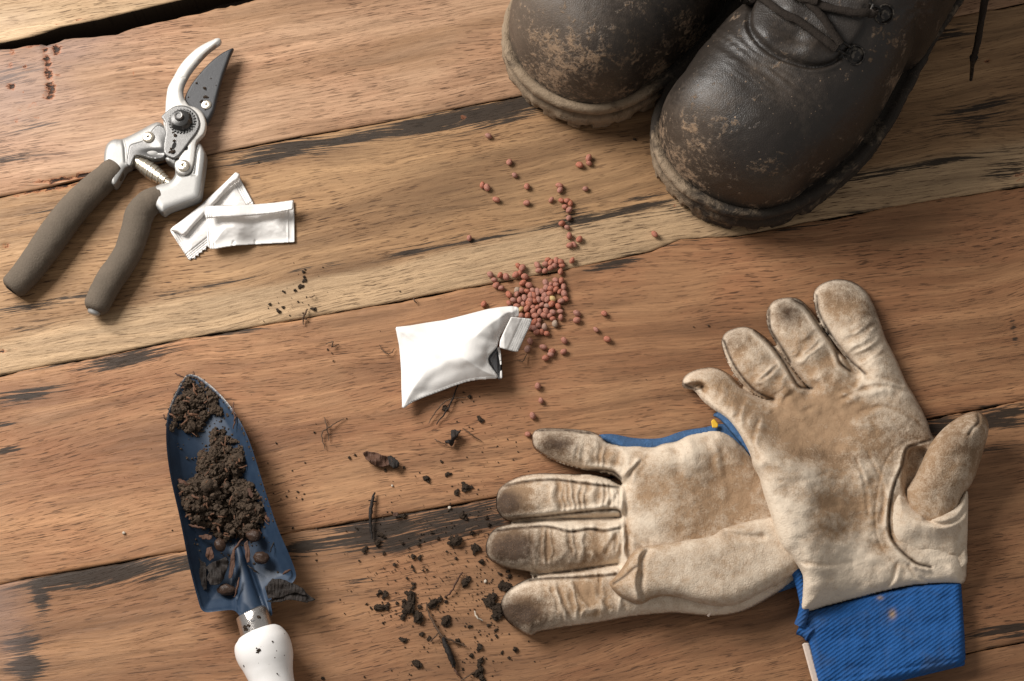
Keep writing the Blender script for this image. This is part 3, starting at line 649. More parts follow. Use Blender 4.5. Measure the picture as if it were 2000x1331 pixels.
# back half of the cuff, its folded edge and lining
q = [(1523, 1090), (1540, 1094), (1560, 1112), (1574, 1150), (1576, 1190), (1572, 1215), (1600, 1240), (1606, 1362), (1700, 1345), (1885, 1300), (1870, 1160), (1700, 1160), (1620, 1120), (1570, 1092), (1535, 1075)]
p = Pil(smooth_closed(q[:6], 3).tolist() if False else np.array(q, float), 3.0)
bb = baseB(p.x, p.y); t = np.clip(p.d / 8, 0, 1)
zt = np.where(sdist(p.x, p.y, cf) > 4, 0.004, np.maximum(0.0040, 0.011 * sst(1210, 1120, p.y)) + 0.002 * np.sqrt(1 - (1 - t) ** 2)); zt = np.where(sdist(p.x, p.y, B_s) > 4, np.minimum(zt, 0.0045), zt)
p.build('cuff_back', zt, np.maximum(0.0006, zt - 0.0035), MCUFF, gB)
tube('cuff_hem', [PV(a, b, zq) for a, b, zq in ((1526, 1092, .0185), (1545, 1102, .017), (1558, 1122, .015), (1566, 1150, .0145), (1572, 1180, .014), (1568, 1205, .013), (1562, 1222, .011))], 0.0028, MCUFF, gB, 10, nz=0.2)
tube('cuff_hem', [PV(a, b, zq) for a, b, zq in ((1560, 1226, .0075), (1574, 1232, .008), (1584, 1240, .009))], 0.0042, MCUFF, gB, 10, nz=0.2)
ql = Pil([(1566, 1256), (1580, 1256), (1602, 1334), (1606, 1358), (1594, 1358), (1586, 1330)], 2.5); ql.build('cuff_lining', 0.0085, 0.0045, MLIN, gB)

# ================================================================== SACHETS
def paper_mat():
    m = M('white_packet_film'); v = m.tc.outputs['Object']
    n1 = m.noise(v, 70, 3, 0.5, 0.8); n2 = m.noise(v, 900, 3, 0.6)
    col = m.mix(n2, (0.73, 0.70, 0.67), (0.77, 0.745, 0.715))
    sp = m.rng(m.vor(v, 160), 0.035, 0.02)
    col = m.mix(m.math('MULTIPLY', sp, m.rng(m.noise(v, 40, 2), 0.6, 0.68)), col, (0.2, 0.13, 0.08))
    b = m.bump(m.math('ADD', m.math('MULTIPLY', n1, 1.0), m.math('MULTIPLY', n2, 0.12)), 0.25, 0.0010)
    return m.out(col, 0.5, 0, b, 0.4)
MP = paper_mat()
MFOIL = M('foil_inside').out((0.28, 0.28, 0.29), 0.38, 0.75)
def crimp(x, y, a, b, nlines=3, gap=4.0, off=2.0, amp=0.0007):
    dx, dy = b[0] - a[0], b[1] - a[1]; L = math.hypot(dx, dy)
    s = np.abs(-(x - a[0]) * dy / L + (y - a[1]) * dx / L)
    z = 0
    for k in range(nlines): z = z - amp * np.exp(-((s - off - gap * k) / 1.1) ** 2)
    return z
z3 = lambda L: Z(L, 320, 320, 4.16)
def packet_z(x, y, d, H, R, seed, base=0.0012, wrk=0.0012):
    t = np.clip((d - 4) / (R * 1.5), 0, 1); H = H * .62; wrk = wrk * .6
    return base + H * (t * t * (3 - 2 * t)) + wrk * (fbm(x / 26, y / 20, seed, 3) - 0.5) * sst(3, 22, d) * 2
# lower sachet
s1 = empty('seed_sachet', PV(430, 430), 'small white sealed sachet lying askew, half under the other one', 'sachet', 'two small white sachets')
body = z3([(50, 536), (160, 455), (330, 330), (520, 150), (598, 84), (735, 330), (650, 420), (500, 520), (420, 600), (345, 680)])
teeth = []
a0, a1 = z3([(345, 680)])[0], z3([(214, 784)])[0]
for k in range(1, 9):
    f = k / 9; teeth.append((a0[0] + (a1[0] - a0[0]) * f + (3.2 if k % 2 else -0.5), a0[1] + (a1[1] - a0[1]) * f + (3.2 if k % 2 else -0.5)))
body = body + teeth + z3([(212, 786), (195, 775), (60, 562)])
p = Pil(np.array(body), 1.3); x, y, d = p.x, p.y, p.d
z = packet_z(x, y, d, 0.0026, 16, 3) + crimp(x, y, *z3([(50, 536), (212, 786)])) + crimp(x, y, *z3([(345, 680), (212, 786)]), nlines=4) + crimp(x, y, *z3([(598, 90), (735, 330)]), off=5)
z += 0.0022 * tipblob(x, y, 338, 460, 14, 18)
p.build('packet_body', z, 0.0004, MP, s1)
fl = z3([(54, 532), (160, 450), (320, 318), (500, 150), (575, 76), (592, 72), (618, 88), (614, 108), (600, 132), (545, 172), (440, 290), (335, 402), (250, 490), (168, 580), (110, 558)])
p = Pil(smooth_closed(fl, 3), 1.3); x, y, d = p.x, p.y, p.d
z = 0.0052 + 0.0016 * np.sqrt(1 - (1 - np.clip(d / 7, 0, 1)) ** 2) + 0.0006 * (fbm(x / 14, y / 14, 5) - .5)
p.build('folded_edge', z, 0.0030, MP, s1)
# upper sachet
s2 = empty('seed_sachet', PV(490, 440), 'small white sealed sachet lying flat on top of the askew one', 'sachet', 'two small white sachets')
body = z3([(330, 412), (331, 362), (350, 345), (700, 335), (900, 318), (1055, 297), (1060, 420), (1064, 638), (1000, 642), (860, 650), (740, 657), (590, 664), (500, 676), (412, 693), (378, 692), (356, 672), (350, 560), (348, 455)])
p = Pil(np.array(body), 1.3); x, y, d = p.x, p.y, p.d
bs = 0.0050 * sst(505, 455, x) ; z = bs + packet_z(x, y, d, 0.0062, 24, 13, wrk=0.0010) + crimp(x, y, *z3([(335, 360), (362, 690)]), off=3.5, amp=0.0009) + crimp(x, y, *z3([(1058, 300), (1063, 638)]), nlines=1, off=13, amp=-0.0005)
for q in (z3([(560, 655), (568, 635)]), z3([(742, 650), (744, 628)])):
    g, _ = groove(x, y, q, 2.5); z -= 0.0006 * g
z0 = z.copy(); p.build('packet_body', z, bs * 0.75 + 0.0004, MP, s2)
fl = z3([(328, 408), (330, 362), (348, 343), (700, 333), (900, 316), (1057, 294), (1052, 374), (900, 404), (720, 424), (590, 434), (480, 436), (346, 447)])
p = Pil(np.array(fl), 1.3); x, y, d = p.x, p.y, p.d
z = 0.0078 + 0.0040 * sst(505, 455, x) + 0.0012 * np.sqrt(1 - (1 - np.clip(d / 5, 0, 1)) ** 2) + 0.0018 * sst(0, 1, (y - 402) / 18) + crimp(x, y, *z3([(335, 350), (345, 447)]), off=4, amp=0.0008) + 0.0008 * (fbm(x / 18, y / 30, 6) - .5)
p.build('folded_edge', z, z - 0.0012, MP, s2)

# torn packet
z4 = lambda L: Z(L, 740, 230, 2.1133)
s3 = empty('seed_packet', PV(880, 700), 'larger white seed packet torn open at its right end with a bent flap', 'packet')
body = z4([(68, 865), (130, 858), (200, 846), (270, 836), (330, 821), (400, 803), (450, 790), (500, 782), (545, 778), (562, 780), (577, 783), (577, 824), (545, 824), (532, 850), (515, 880), (500, 903), (494, 925), (490, 945), (475, 960), (458, 978), (450, 995), (454, 1015), (468, 1035), (484, 1055), (496, 1072), (480, 1077), (420, 1079), (370, 1088), (320, 1104), (260, 1127), (190, 1153), (140, 1174), (105, 1198), (94, 1201), (96, 1185), (93, 1120), (92, 1050), (88, 990), (83, 940), (76, 905)])
p = Pil(np.array(body), 2.0); x, y, d = p.x, p.y, p.d
t = np.clip((d - 3) / 62, 0, 1)
lift = 0.0035 + 0.0075 * sst(800, 960, x) + 0.004 * tipblob(x, y, 790, 640, 40, 40) + 0.0045 * tipblob(x, y, 785, 795, 40, 40)
z = lift + 0.0095 * (t * (2 - t)) * (0.6 + 0.4 * sst(780, 900, x)) + 0.0040 * tipblob(x, y, 940, 700, 60, 45)
for q, a, wq in ((z4([(170, 1130), (240, 1060), (330, 1030), (430, 1025)]), .0013, 14), (z4([(490, 830), (480, 900), (450, 960)]), .0010, 9), (z4([(330, 850), (390, 900), (450, 920)]), .0012, 10), (z4([(110, 900), (180, 940), (230, 1000)]), .0012, 12)):
    g, _ = groove(x, y, q, wq); z -= a * g * sst(2, 10, d); g, _ = groove(x, y, [(u + 4, v - 14) for u, v in q], wq * 1.1); z += a * 0.9 * g * sst(2, 10, d)
z += 0.0016 * (fbm(x / 50, y / 42, 12, 3) - .5) * sst(2, 20, d)
z += crimp(x, y, *z4([(577, 783), (577, 822)]), off=3, gap=3.2, nlines=3, amp=0.0006) * (y < 622)
zb = np.maximum(0.0006, lift - 0.002 - 0.004 * np.clip(d / 40, 0, 1)); p.build('packet_body', z, zb, MP, s3)
m_in = Pil(z4([(440, 1000), (462, 960), (492, 945), (502, 960), (506, 1010), (508, 1074), (494, 1076), (470, 1060)]), 1.5)
m_in.build('torn_mouth', 0.0085 - 0.003 * np.clip(m_in.d / 8, 0, 1), 0.0015, MFOIL, s3)
lp = z4([(488, 948), (497, 945), (503, 970), (508, 1030), (509, 1075), (498, 1078), (502, 1030), (495, 985)])
p = Pil(np.array(lp), 1.2); p.build('torn_lip', 0.0105, 0.0075, MP, s3)
fl = z4([(546, 822), (580, 826), (634, 831), (622, 862), (602, 905), (586, 940), (573, 968), (545, 963), (520, 956), (497, 949), (500, 920), (510, 896), (524, 866)])
p = Pil(np.array(fl), 1.6); x, y, d = p.x, p.y, p.d
u = (x - 975) * 0.9 + (y - 650) * 0.4
z = 0.0165 - 0.00016 * np.clip(x - 985, 0, 60) + 0.0008 * (fbm(x / 20, y / 20, 4) - .5) + crimp(x, y, *z4([(634, 831), (573, 968)]), off=3, gap=4, nlines=5, amp=0.0006)
z = np.where(y < 632, z, z)
p.build('flap', z, z - 0.0007, MP, s3)

# ================================================================== BOOTS
def boot_leather(name, mud):
    m = M(name); v = m.tc.outputs['Object']; R, G, B, A = m.attr()
    n1 = m.noise(v, 22, 5, 0.62, 0.6); n2 = m.noise(v, 95, 6, 0.68, 0.8); n3 = m.noise(v, 900, 3, 0.7); n5 = m.noise(v, 330, 4, 0.7, 0.5)
    base = m.mix(n2, (0.012, 0.009, 0.0075), (0.032, 0.024, 0.018))
    # dusty film
    film = m.math('MULTIPLY', m.rng(m.math('ADD', n1, m.math('ADD', m.math('MULTIPLY', G, 0.5), m.math('MULTIPLY', m.math('SUBTRACT', n5, 0.5), 0.6))), 0.55, 1.25), 0.6)
    col = m.mix(film, base, (0.165, 0.120, 0.085))
    # smeared mud
    f = m.math('ADD', m.math('MULTIPLY', R, 0.75), m.math('MULTIPLY', m.math('SUBTRACT', n2, 0.5), 2.0)); f = m.math('ADD', f, m.math('MULTIPLY', m.math('SUBTRACT', n5, 0.5), 2.0)); f = m.math('ADD', f, m.math('MULTIPLY', m.math('SUBTRACT', n1, 0.5), 0.8))
    mm = m.math('MULTIPLY', m.rng(f, 0.50, 0.95), m.rng(R, 0.0, 0.12))
    mudc = m.mix(n5, (0.15, 0.092, 0.052), (0.36, 0.245, 0.155))
    col = m.mix(m.math('MULTIPLY', mm, 0.88), col, mudc)
    # flecks
    fl = m.math('MULTIPLY', m.rng(m.vor(v, 330), 0.13, 0.07), m.rng(m.noise(v, 140, 2), 0.5, 0.6)); fl2 = m.math('MULTIPLY', m.rng(m.vor(m.mapping(v, loc=(3, 1, 2)), 120), 0.07, 0.035), m.rng(m.noise(v, 60, 2), 0.5, 0.58))
    col = m.mix(m.math('MAXIMUM', m.math('MULTIPLY', fl, 0.6), m.math('MULTIPLY', fl2, 0.9)), col, (0.36, 0.24, 0.15))
    col = m.mix(m.math('MULTIPLY', B, 0.75), col, (0.010, 0.008, 0.007))
    h = m.math('ADD', m.math('MULTIPLY', n3, 0.35), m.math('MULTIPLY', n5, 0.25)); h = m.math('ADD', h, m.math('MULTIPLY', mm, 2.6)); h = m.math('ADD', h, m.math('MULTIPLY', fl, 0.8))
    h = m.math('ADD', h, m.math('MULTIPLY', m.rng(m.vor(v, 800, 'DISTANCE_TO_EDGE'), 0, 0.2), 0.25))
    b = m.bump(h, 0.45, 0.0005)
    ro = m.math('ADD', 0.37, m.math('MULTIPLY', m.math('MAXIMUM', mm, m.math('MULTIPLY', film, 0.7)), 0.5)); ro = m.math('ADD', ro, m.math('MULTIPLY', n5, 0.12))
    return m.out(col, ro, 0, b, 0.5)
def sole_mat():
    m = M('muddy_rubber'); v = m.tc.outputs['Object']; R, G, B, A = m.attr()
    n1 = m.noise(v, 34, 5, 0.62, 0.6); n2 = m.noise(v, 150, 5, 0.7, 0.8); n3 = m.noise(v, 1100, 3, 0.7)
    f = m.math('ADD', R, m.math('MULTIPLY', m.math('SUBTRACT', n1, 0.5), 1.6)); f = m.math('ADD', f, m.math('MULTIPLY', m.math('SUBTRACT', n2, 0.5), 0.9))
    mm = m.rng(f, 0.35, 0.75)
    col = m.mix(mm, m.mix(n2, (0.016, 0.013, 0.011), (0.05, 0.038, 0.028)), m.mix(n2, (0.13, 0.09, 0.055), (0.36, 0.27, 0.185)))
    col = m.mix(m.math('MULTIPLY', B, 0.7), col, (0.012, 0.009, 0.007))
    h = m.math('ADD', m.math('MULTIPLY', n2, 1.0), m.math('MULTIPLY', n3, 0.5)); h = m.math('ADD', h, mm)
    return m.out(col, 0.85, 0, m.bump(h, 0.8, 0.0012), 0.3)
MBOOT = boot_leather('boot_leather', 1); MSOLE = sole_mat()
MLACE = M('boot_lace'); _v = MLACE.tc.outputs['Object']
MLACE = MLACE.out(MLACE.mix(MLACE.noise(_v, 900, 3), (0.008, 0.006, 0.005), (0.040, 0.030, 0.023)), 0.9, 0, MLACE.bump(MLACE.noise(_v, 1500, 2), 0.8, 0.0006), 0.2)
MRING = M('worn_black_metal'); _v = MRING.tc.outputs['Object']
MRING = MRING.out(MRING.mix(MRING.rng(MRING.noise(_v, 500, 4), 0.5, 0.62), (0.015, 0.013, 0.012), (0.09, 0.075, 0.06)), 0.45, 0.4)

K = np.array
SOLE = K([(0, 0), (1.5, 12), (5, 23), (13, 35), (25, 44), (40, 50), (60, 54), (85, 56), (110, 54), (140, 48), (175, 41), (215, 38), (250, 38), (275, 34), (290, 24), (296, 10), (297, 0)], float)
def spgn(a, e): return np.sign(a) * np.abs(a) ** e
class Boot:
    def __init__(s, name, toe_px, ax_px, side, label, scale=1.0, seed=1):
        s.A = P(*toe_px)[:2]; e = P(toe_px[0] + ax_px[0] * 250, toe_px[1] + ax_px[1] * 250)[:2] - s.A
        s.dir = e / np.linalg.norm(e); s.nrm = K([-s.dir[1], s.dir[0]]) * side; s.sc = scale * MM; s.seed = seed; s.side = side; s.sw = -6.0 if side > 0 else 3.0
        s.root = empty(name, (s.A[0] + s.dir[0] * .12, s.A[1] + s.dir[1] * .12, 0), label, 'boot', 'pair of muddy work boots')
    def W(s, q):
        """local mm (along, across, up) -> world"""
        q = np.asarray(q, float); r = np.zeros(q.shape)
        r[..., :2] = s.A + (q[..., :1] * s.dir + q[..., 1:2] * s.nrm) * s.sc; r[..., 2] = q[..., 2] * s.sc * 1.14; return r
    def sole(s, mudf):
        side_ = s.side
        o = np.vstack([SOLE, SOLE[::-1][1:-1] * K([1, -1])]); o[:, 1] += 0
        o[:, 1] = np.where(o[:, 1] < 0, o[:, 1] * (1 + 0.08 * (side_ > 0)), o[:, 1]); o[:, 1] += s.sw * np.sin(np.clip(o[:, 0] / 297, 0, 1) * math.pi)   # slight swing
        q = smooth_closed(o, 10); L = np.r_[0, np.cumsum(np.linalg.norm(np.diff(np.vstack([q, q[:1]]), axis=0), axis=1))]
        n = 640; tt = np.linspace(0, L[-1], n, endpoint=False); qq = np.vstack([q, q[:1]])
        o = np.stack([np.interp(tt, L, qq[:, 0]), np.interp(tt, L, qq[:, 1])], 1)
        tg = np.roll(o, -3, 0) - np.roll(o, 3, 0); tg /= np.linalg.norm(tg, axis=1)[:, None]; nm = np.stack([-tg[:, 1], tg[:, 0]], 1)
        if np.dot(nm[np.argmax(o[:, 1])], K([0, 1])) < 0: nm = -nm
        # profile: (z, outward offset)
        prof = [(0.5, -14), (0.2, -3.5), (1.0, -1.0), (3, -0.2), (6, .2), (9, .6), (12, .8), (14.5, 0.6), (16, -.2), (17.5, -.6), (19, -.2), (21, 1.0), (23.5, 1.6), (25.5, 1.2), (26.6, -.2), (26.4, -2.5), (25.4, -4.2), (25.0, -6.5), (26, -12)]
        V = []; pt = []
        lug = (np.sin(tt / 17.0 * 2 * math.pi + 1.5 * np.sin(tt / 60)) + 0.9 * (vn(tt / 9, tt * 0, s.seed) - 0.5) * 2)
        for (z, off) in prof:
            nz1 = (fbm(tt / 11, tt * 0 + z / 6, s.seed, 4) - 0.5) * 2; nz2 = (fbm(tt / 3.2, tt * 0 + z / 2.5, s.seed + 4, 2) - 0.5) * 2
            am = 1.0 if z < 14 else 0.55
            if off < -3: am = 0.2
            oo = off + am * (1.5 * nz1 + 0.8 * nz2)
            cut = np.clip(sst(0.25, 0.8, lug) * (1 - sst(5, 9, z)), 0, 1) * 3.2
            oo = oo - (cut if off > -10 else 0)
            zz_ = z + (0.5 * nz2 if 1 < z < 24 else 0)
            V.append(np.column_stack([o + nm * oo[:, None], np.full(n, z) * 0 + zz_]))
            grv = 0.9 * math.exp(-((z - 17) / 1.6) ** 2) + (0.9 if off < -3.5 and z > 20 else 0)
            pt.append(np.column_stack([np.full(n, 0.0), np.zeros(n), np.clip(np.full(n, grv) + cut * 0.15, 0, 1), np.zeros(n)]))
        V = np.vstack(V); pt = np.vstack(pt); k = len(prof); F = []
        for j in range(k - 1):
            for i in range(n): a = j * n + i; b = j * n + (i + 1) % n; F.append((a, b, b + n, a + n))
        F.append(tuple(range(n))[::-1]); F.append(tuple((k - 1) * n + i for i in range(n)))
        Wv = s.W(V); px, py = toPX(Wv); pt[:, 0] = mudf(px, py, V)
        if s.side > 0: pass
        ob = mesh_from('sole', Wv, F, MSOLE, s.root, True, 70, pt); bm = bmesh.new(); bm.from_mesh(ob.data); bmesh.ops.recalc_face_normals(bm, faces=bm.faces); bm.to_mesh(ob.data); bm.free(); return ob
    def upper(s, mudf, disp):
        sec = []
        def H(t):
            u = np.clip(t / 44.0, 0, 1); h = 27 + 50 * (1 - (1 - u) ** 2.6) ** 0.55
            return h + np.interp(t, [30, 60, 90, 115, 140], [0, 3, 8, 18, 33])
        def Wd(t): return np.interp(t, SOLE[:, 0], SOLE[:, 1]) - 5.5
        for t in list(np.linspace(4.6, 12, 7)) + list(np.linspace(13.5, 140, 52)):
            wu = max(4, (1 - (1 - min(1, (t - 4.4) / 40)) ** 2.3) ** 0.5 * Wd(45)) if t < 45 else Wd(t)
            wu = wu - 2.0 * sst(60, 130, t); sec.append((t, 25, t, H(t - 4.6), wu, 0.0, 0.72, 0.74))
        tail = [(152, 25, 146, 116, 44, .06, .8, .8), (180, 25, 156, 133, 41, .14, .85, .85), (212, 26, 166, 150, 38, .22, .9, .9), (245, 26, 173, 168, 37, .32, .95, .95), (272, 30, 178, 188, 36, .40, 1, 1), (289, 50, 181, 206, 36, .46, 1, 1), (291, 90, 183, 224, 38, .5, 1, 1), (286, 130, 184, 238, 41, .5, 1, 1), (282, 180, 184, 252, 45, .5, 1, 1), (281, 235, 184, 264, 48, .5, 1, 1)]
        tl = np.vstack([K(sec[-1]), K(tail)]); tl = smooth_open(tl, 5)[1:]
        sec = np.vstack([K(sec), tl]); n = 150; V = []
        a = np.linspace(0, 2 * math.pi, n, endpoint=False)
        for (As, Az, Bs, Bz, w_, c, e1, e2) in sec:
            A_ = K([As, Az]); B_ = K([Bs, Bz]); Ld = np.linalg.norm(B_ - A_); u = (B_ - A_) / Ld
            Mx = A_ + u * Ld * c; ru = Ld * (1 - c); rd = max(Ld * c, 1.5)
            sn = spgn(np.sin(a), e2); cs = spgn(np.cos(a), e1); r = np.where(sn >= 0, ru, rd)
            V.append(np.column_stack([Mx[0] + u[0] * sn * r, cs * w_ * np.where((cs < 0) & (s.side > 0), 1.08, 1.0) + s.sw * math.sin(min(1, As / 297) * math.pi), Mx[1] + u[1] * sn * r]))
        m_ = len(V); V = np.vstack(V)
        F = []
        for j in range(m_ - 1):
            for i in range(n): p0 = j * n + i; p1 = j * n + (i + 1) % n; F.append((p0, p1, p1 + n, p0 + n))
        F.append(tuple(range(n))[::-1]); F.append(tuple((m_ - 1) * n + i for i in range(n)))
        me = bpy.data.meshes.new('tmp'); me.from_pydata(s.W(V).tolist(), [], F); bm = bmesh.new(); bm.from_mesh(me)
        bmesh.ops.recalc_face_normals(bm, faces=bm.faces)
        es = [e for e in bm.edges if len(e.link_faces) == 2 and all(len(f.verts) == 4 for f in e.link_faces) and all(toPX(K(v.co))[1] > -60 for v in e.verts)]
        bmesh.ops.subdivide_edges(bm, edges=es, cuts=1, use_grid_fill=True, smooth=0.6)
        bm.normal_update(); co = K([v.co[:] for v in bm.verts]); nr = K([v.normal[:] for v in bm.verts]); px, py = toPX(co)
        loc = np.column_stack([((co[:, :2] - s.A) @ s.dir) / s.sc, ((co[:, :2] - s.A) @ s.nrm) / s.sc, co[:, 2] / s.sc / 1.14])
        dz, seam = disp(px, py, loc)
        up = sst(26, 34, loc[:, 2])
        dz = dz + 1.1 * (fbm(loc[:, 0] / 24 + s.seed, loc[:, 1] / 24 + loc[:, 2] / 30, s.seed, 4) - 0.5) + 0.35 * (fbm(loc[:, 0] / 5 + s.seed, loc[:, 1] / 5 + loc[:, 2] / 6, s.seed + 9, 2) - 0.5)
        co = co + nr * (dz * up * s.sc)[:, None]
        for v, c in zip(bm.verts, co): v.co = c
        bm.to_mesh(me); bm.free()
        a_ = me.color_attributes.new('paint', 'FLOAT_COLOR', 'POINT'); mud, film = mudf(px, py, loc)
        c = np.column_stack([mud, film, seam, np.ones(len(mud))]); a_.data.foreach_set('color', c.ravel())
        me.polygons.foreach_set('use_smooth', [True] * len(me.polygons)); me.name = 'leather_upper'
        ob = link('leather_upper', me, MBOOT, s.root)
        s.bvh = BVHTree.FromPolygons([Vector(q) for q in co], [tuple(p.vertices) for p in me.polygons])
        return ob
    def on(s, px, py, off=0.0):
        o = Vector((CX, CY, CZ)); d = (PV(px, py, 0) - o).normalized(); h = s.bvh.ray_cast(o, d)
        if h[0] is None: return PV(px, py, 0.09), Vector((0, 0, 1))
        nn = h[1] if h[1].dot(d) < 0 else -h[1]
        return h[0] + nn * off, nn
    def lace(s, pts, r=0.0021, off=0.0014, name='lace', mat=None):
        q = smooth_open([p[:2] for p in pts], 6); return tube(name, [s.on(a, b, off)[0] for a, b in q], r, mat or MLACE, s.root, 10, flat=0.75, nz=0.25)
    def cable(s, pts, r, off): return s.lace(pts, r, off, 'seam_welt', MBOOT)

# right boot (nearer one)
def mud_soleR(px, py, V): return 0.12 + 0.55 * tipblob(px, py, 1290, 360, 60, 80) + 0.30 * fbm(px / 30, py / 30, 2) + 0.25 * (V[:, 2] < 12) * (px < 1500)
def mudR(px, py, L):
    mu = 0.36 * sst(.45, .7, fbm(px / 40, py / 40, 5)) + 0.75 * tipblob(px, py, 1350, 240, 50, 30) + 0.75 * tipblob(px, py, 1330, 330, 70, 45) + 0.8 * tipblob(px, py, 1428, 240, 28, 22) + 0.6 * tipblob(px, py, 1740, 170, 30, 60) + 0.45 * tipblob(px, py, 1490, 325, 90, 30) + 0.3 * tipblob(px, py, 1760, 100, 40, 60) + 0.35 * sst(44, 30, L[:, 2]) + 0.5 * tipblob(px, py, 1290, 300, 25, 60)
    fi = 0.7 * tipblob(px, py, 1340, 270, 90, 90) + 0.35 * tipblob(px, py, 1500, 150, 90, 60) + 0.05
    return np.clip(mu, 0, 1), np.clip(fi, 0, 1)
arc = [(1468, 8), (1461, 30), (1463, 55), (1480, 82), (1510, 106), (1550, 122), (1590, 130), (1625, 124), (1642, 112)]
def dispR(px, py, L):
    d = 0; front = (L[:, 2] > 60) & (py > -40)
    g, dd = groove(px, py, arc, 4.5); d = d - 2.6 * g; seam = 0.8 * g
    g, dd = groove(px, py, [(a - 5 if b < 60 else a - 2, b + 9) for a, b in arc], 4.0); d = d + 1.0 * g
    ins = sdist(px, py, smooth_closed([(1468, 8), (1463, 55), (1480, 82), (1510, 106), (1550, 122), (1590, 130), (1625, 124), (1642, 112), (1690, 60), (1700, -60), (1500, -60)], 5)).reshape(px.shape)
    d = d + 2.2 * sst(0, 14, ins)
    d = d + 2.2 * tipblob(px, py, 1500, 70, 26, 26) - 1.8 * tipblob(px, py, 1555, 75, 16, 14) + 1.8 * tipblob(px, py, 1580, 100, 24, 14) + 1.6 * tipblob(px, py, 1545, 20, 20, 14)
    # flex creases across the vamp
    u = (px - 1470) * 0.80 + (py - 120) * 0.55; v = -(px - 1470) * 0.55 + (py - 120) * 0.80
    v2 = v + 10 * (vn(u / 60, v / 60, 3) - 0.5); cre = 1 - np.abs(2 * vn(v2 / 7.0, u / 130, 6) - 1)
    msk = np.exp(-(v / 34) ** 2) * np.exp(-((u - 10) / 95) ** 2) * (1 - sst(-4, 6, ins))
    d = d + 1.5 * (cre ** 2 - 0.4) * msk
    # side of the shaft, crumpled
    msk2 = sst(1730, 1790, px) * sst(120, 20, py); d = d + 1.4 * (fbm(px / 9, py / 9, 12, 3) - 0.5) * msk2
    g, dd = groove(px, py, [(1640, 112), (1668, 80), (1688, 50), (1690, 10)], 3.5); d = d - 1.3 * g; seam = np.maximum(seam, 0.6 * g)
    return d, seam
RB = Boot('work_boot', (1330, 408), (0.668, -0.744), 1, 'dark muddy leather lace-up boot nearer the camera, its toe pointing down left beside the seeds', 1.0, 3)
RB.sole(mud_soleR); RB.upper(mudR, dispR)
# laces, eyelet clips
RB.lace([(1478, -6), (1500, 10), (1530, 28), (1560, 45), (1585, 62), (1610, 82), (1632, 98)], 0.0024, 0.003)
RB.lace([(1560, -10), (1585, 12), (1610, 40), (1628, 66), (1640, 88)], 0.0024, 0.004)
RB.lace([(1585, 2), (1610, 14), (1650, 24), (1690, 26), (1706, 20)], 0.0024, 0.0035)
RB.lace([(1545, -8), (1570, 2), (1600, 6)], 0.0026, 0.005)
RB.lace([(1476, 4), (1466, 6), (1452, 2)], 0.0022, 0.002)
for (ax, ay, bx, by) in ((1642, 92, 1670, 108), (1700, 18, 1727, 28)):
    c, nn = RB.on(bx, by, 0.0006); e, _ = RB.on(ax, ay, 0.0022)
    t1 = (e - c); t1 = (t1 - nn * t1.dot(nn)).normalized(); t2 = nn.cross(t1)
    ring = [c + (t1 * math.cos(q) + t2 * math.sin(q)) * 0.0052 for q in np.linspace(0, 2 * math.pi, 25)]
    rg_ = tube('eyelet_clip', ring, 0.0006, None, None, 8, cap=False, raw=True); parts = [rg_]
    disc = [c - nn * 0.0008 + (t1 * math.cos(q) + t2 * math.sin(q)) * 0.0048 for q in np.linspace(0, 2 * math.pi, 24, endpoint=False)]
    parts.append(([tuple(q) for q in disc] + [tuple(c + nn * 0.0007)], [(i, (i + 1) % 24, 24) for i in range(24)]))
    parts.append(tube('', [c - nn * .0004, c + nn * .0016], 0.0026, cap=True, n=16, raw=True))
    for sg in (-1, 1): parts.append(tube('', [c + t1 * 0.004 + t2 * 0.0022 * sg, e + t2 * 0.0024 * sg, e + t2 * 0.0024 * sg + t1 * 0.003 - nn * 0.002], 0.0008, n=8, raw=True))
    parts.append(tube('', [e - t2 * 0.0030 + t1 * .001, e + t2 * 0.0030 + t1 * .001], 0.0009, n=8, raw=True))
    V, F = joinraw(parts); mesh_from('eyelet_clip', V, F, MRING, RB.root, True, 50)
# loose end of the lace hanging at the right
lp = [(1880, -330, .225), (1915, -230, .20), (1935, -120, .16), (1930, -40, .115), (1922, 10, .085), (1915, 50, .062), (1908, 90, .040), (1901, 115, .026)]
q, r = resample([PV(*a) for a in lp], [.003, .003, 0.0030, 0.0030, 0.0032, 0.0031, .0030, .0026], 44); tube('lace', q, r, MLACE, RB.root, 10, flat=0.6, nz=0.2)
q, r = resample([PV(1902, 112, .027), PV(1899, 128, .018), PV(1898, 142, .010), PV(1896, 157, .004)], [.0026, .0013, .0012, .0009], 14); tube('lace_tip', q, r, MRING, RB.root, 10)

# left boot (farther one)
def mud_soleL(px, py, V): return 0.72 + 0.25 * fbm(px / 30, py / 30, 6) - 0.5 * sst(1250, 1330, px)
def mudL(px, py, L):
    mu = 0.42 * sst(.40, .7, fbm(px / 40, py / 40, 15)) + 0.8 * tipblob(px, py, 1150, 120, 100, 70) + 0.6 * tipblob(px, py, 1060, 150, 60, 30) + 0.5 * tipblob(px, py, 1330, 40, 50, 60) + 0.45 * sst(46, 28, L[:, 2]) + 0.3 * tipblob(px, py, 1100, 70, 50, 40)
    fi = 0.95 * tipblob(px, py, 1050, 60, 110, 130) + 0.3
    return np.clip(mu, 0, 1), np.clip(fi, 0, 1)
def dispL(px, py, L): return px * 0.0, px * 0.0
LB = Boot('work_boot', (1040, 214), (0.70, -0.714), -1, 'mud-caked leather boot farther back, left of the other, showing only its rounded toe', 1.0, 8)
LB.sole(mud_soleL); LB.upper(mudL, dispL)

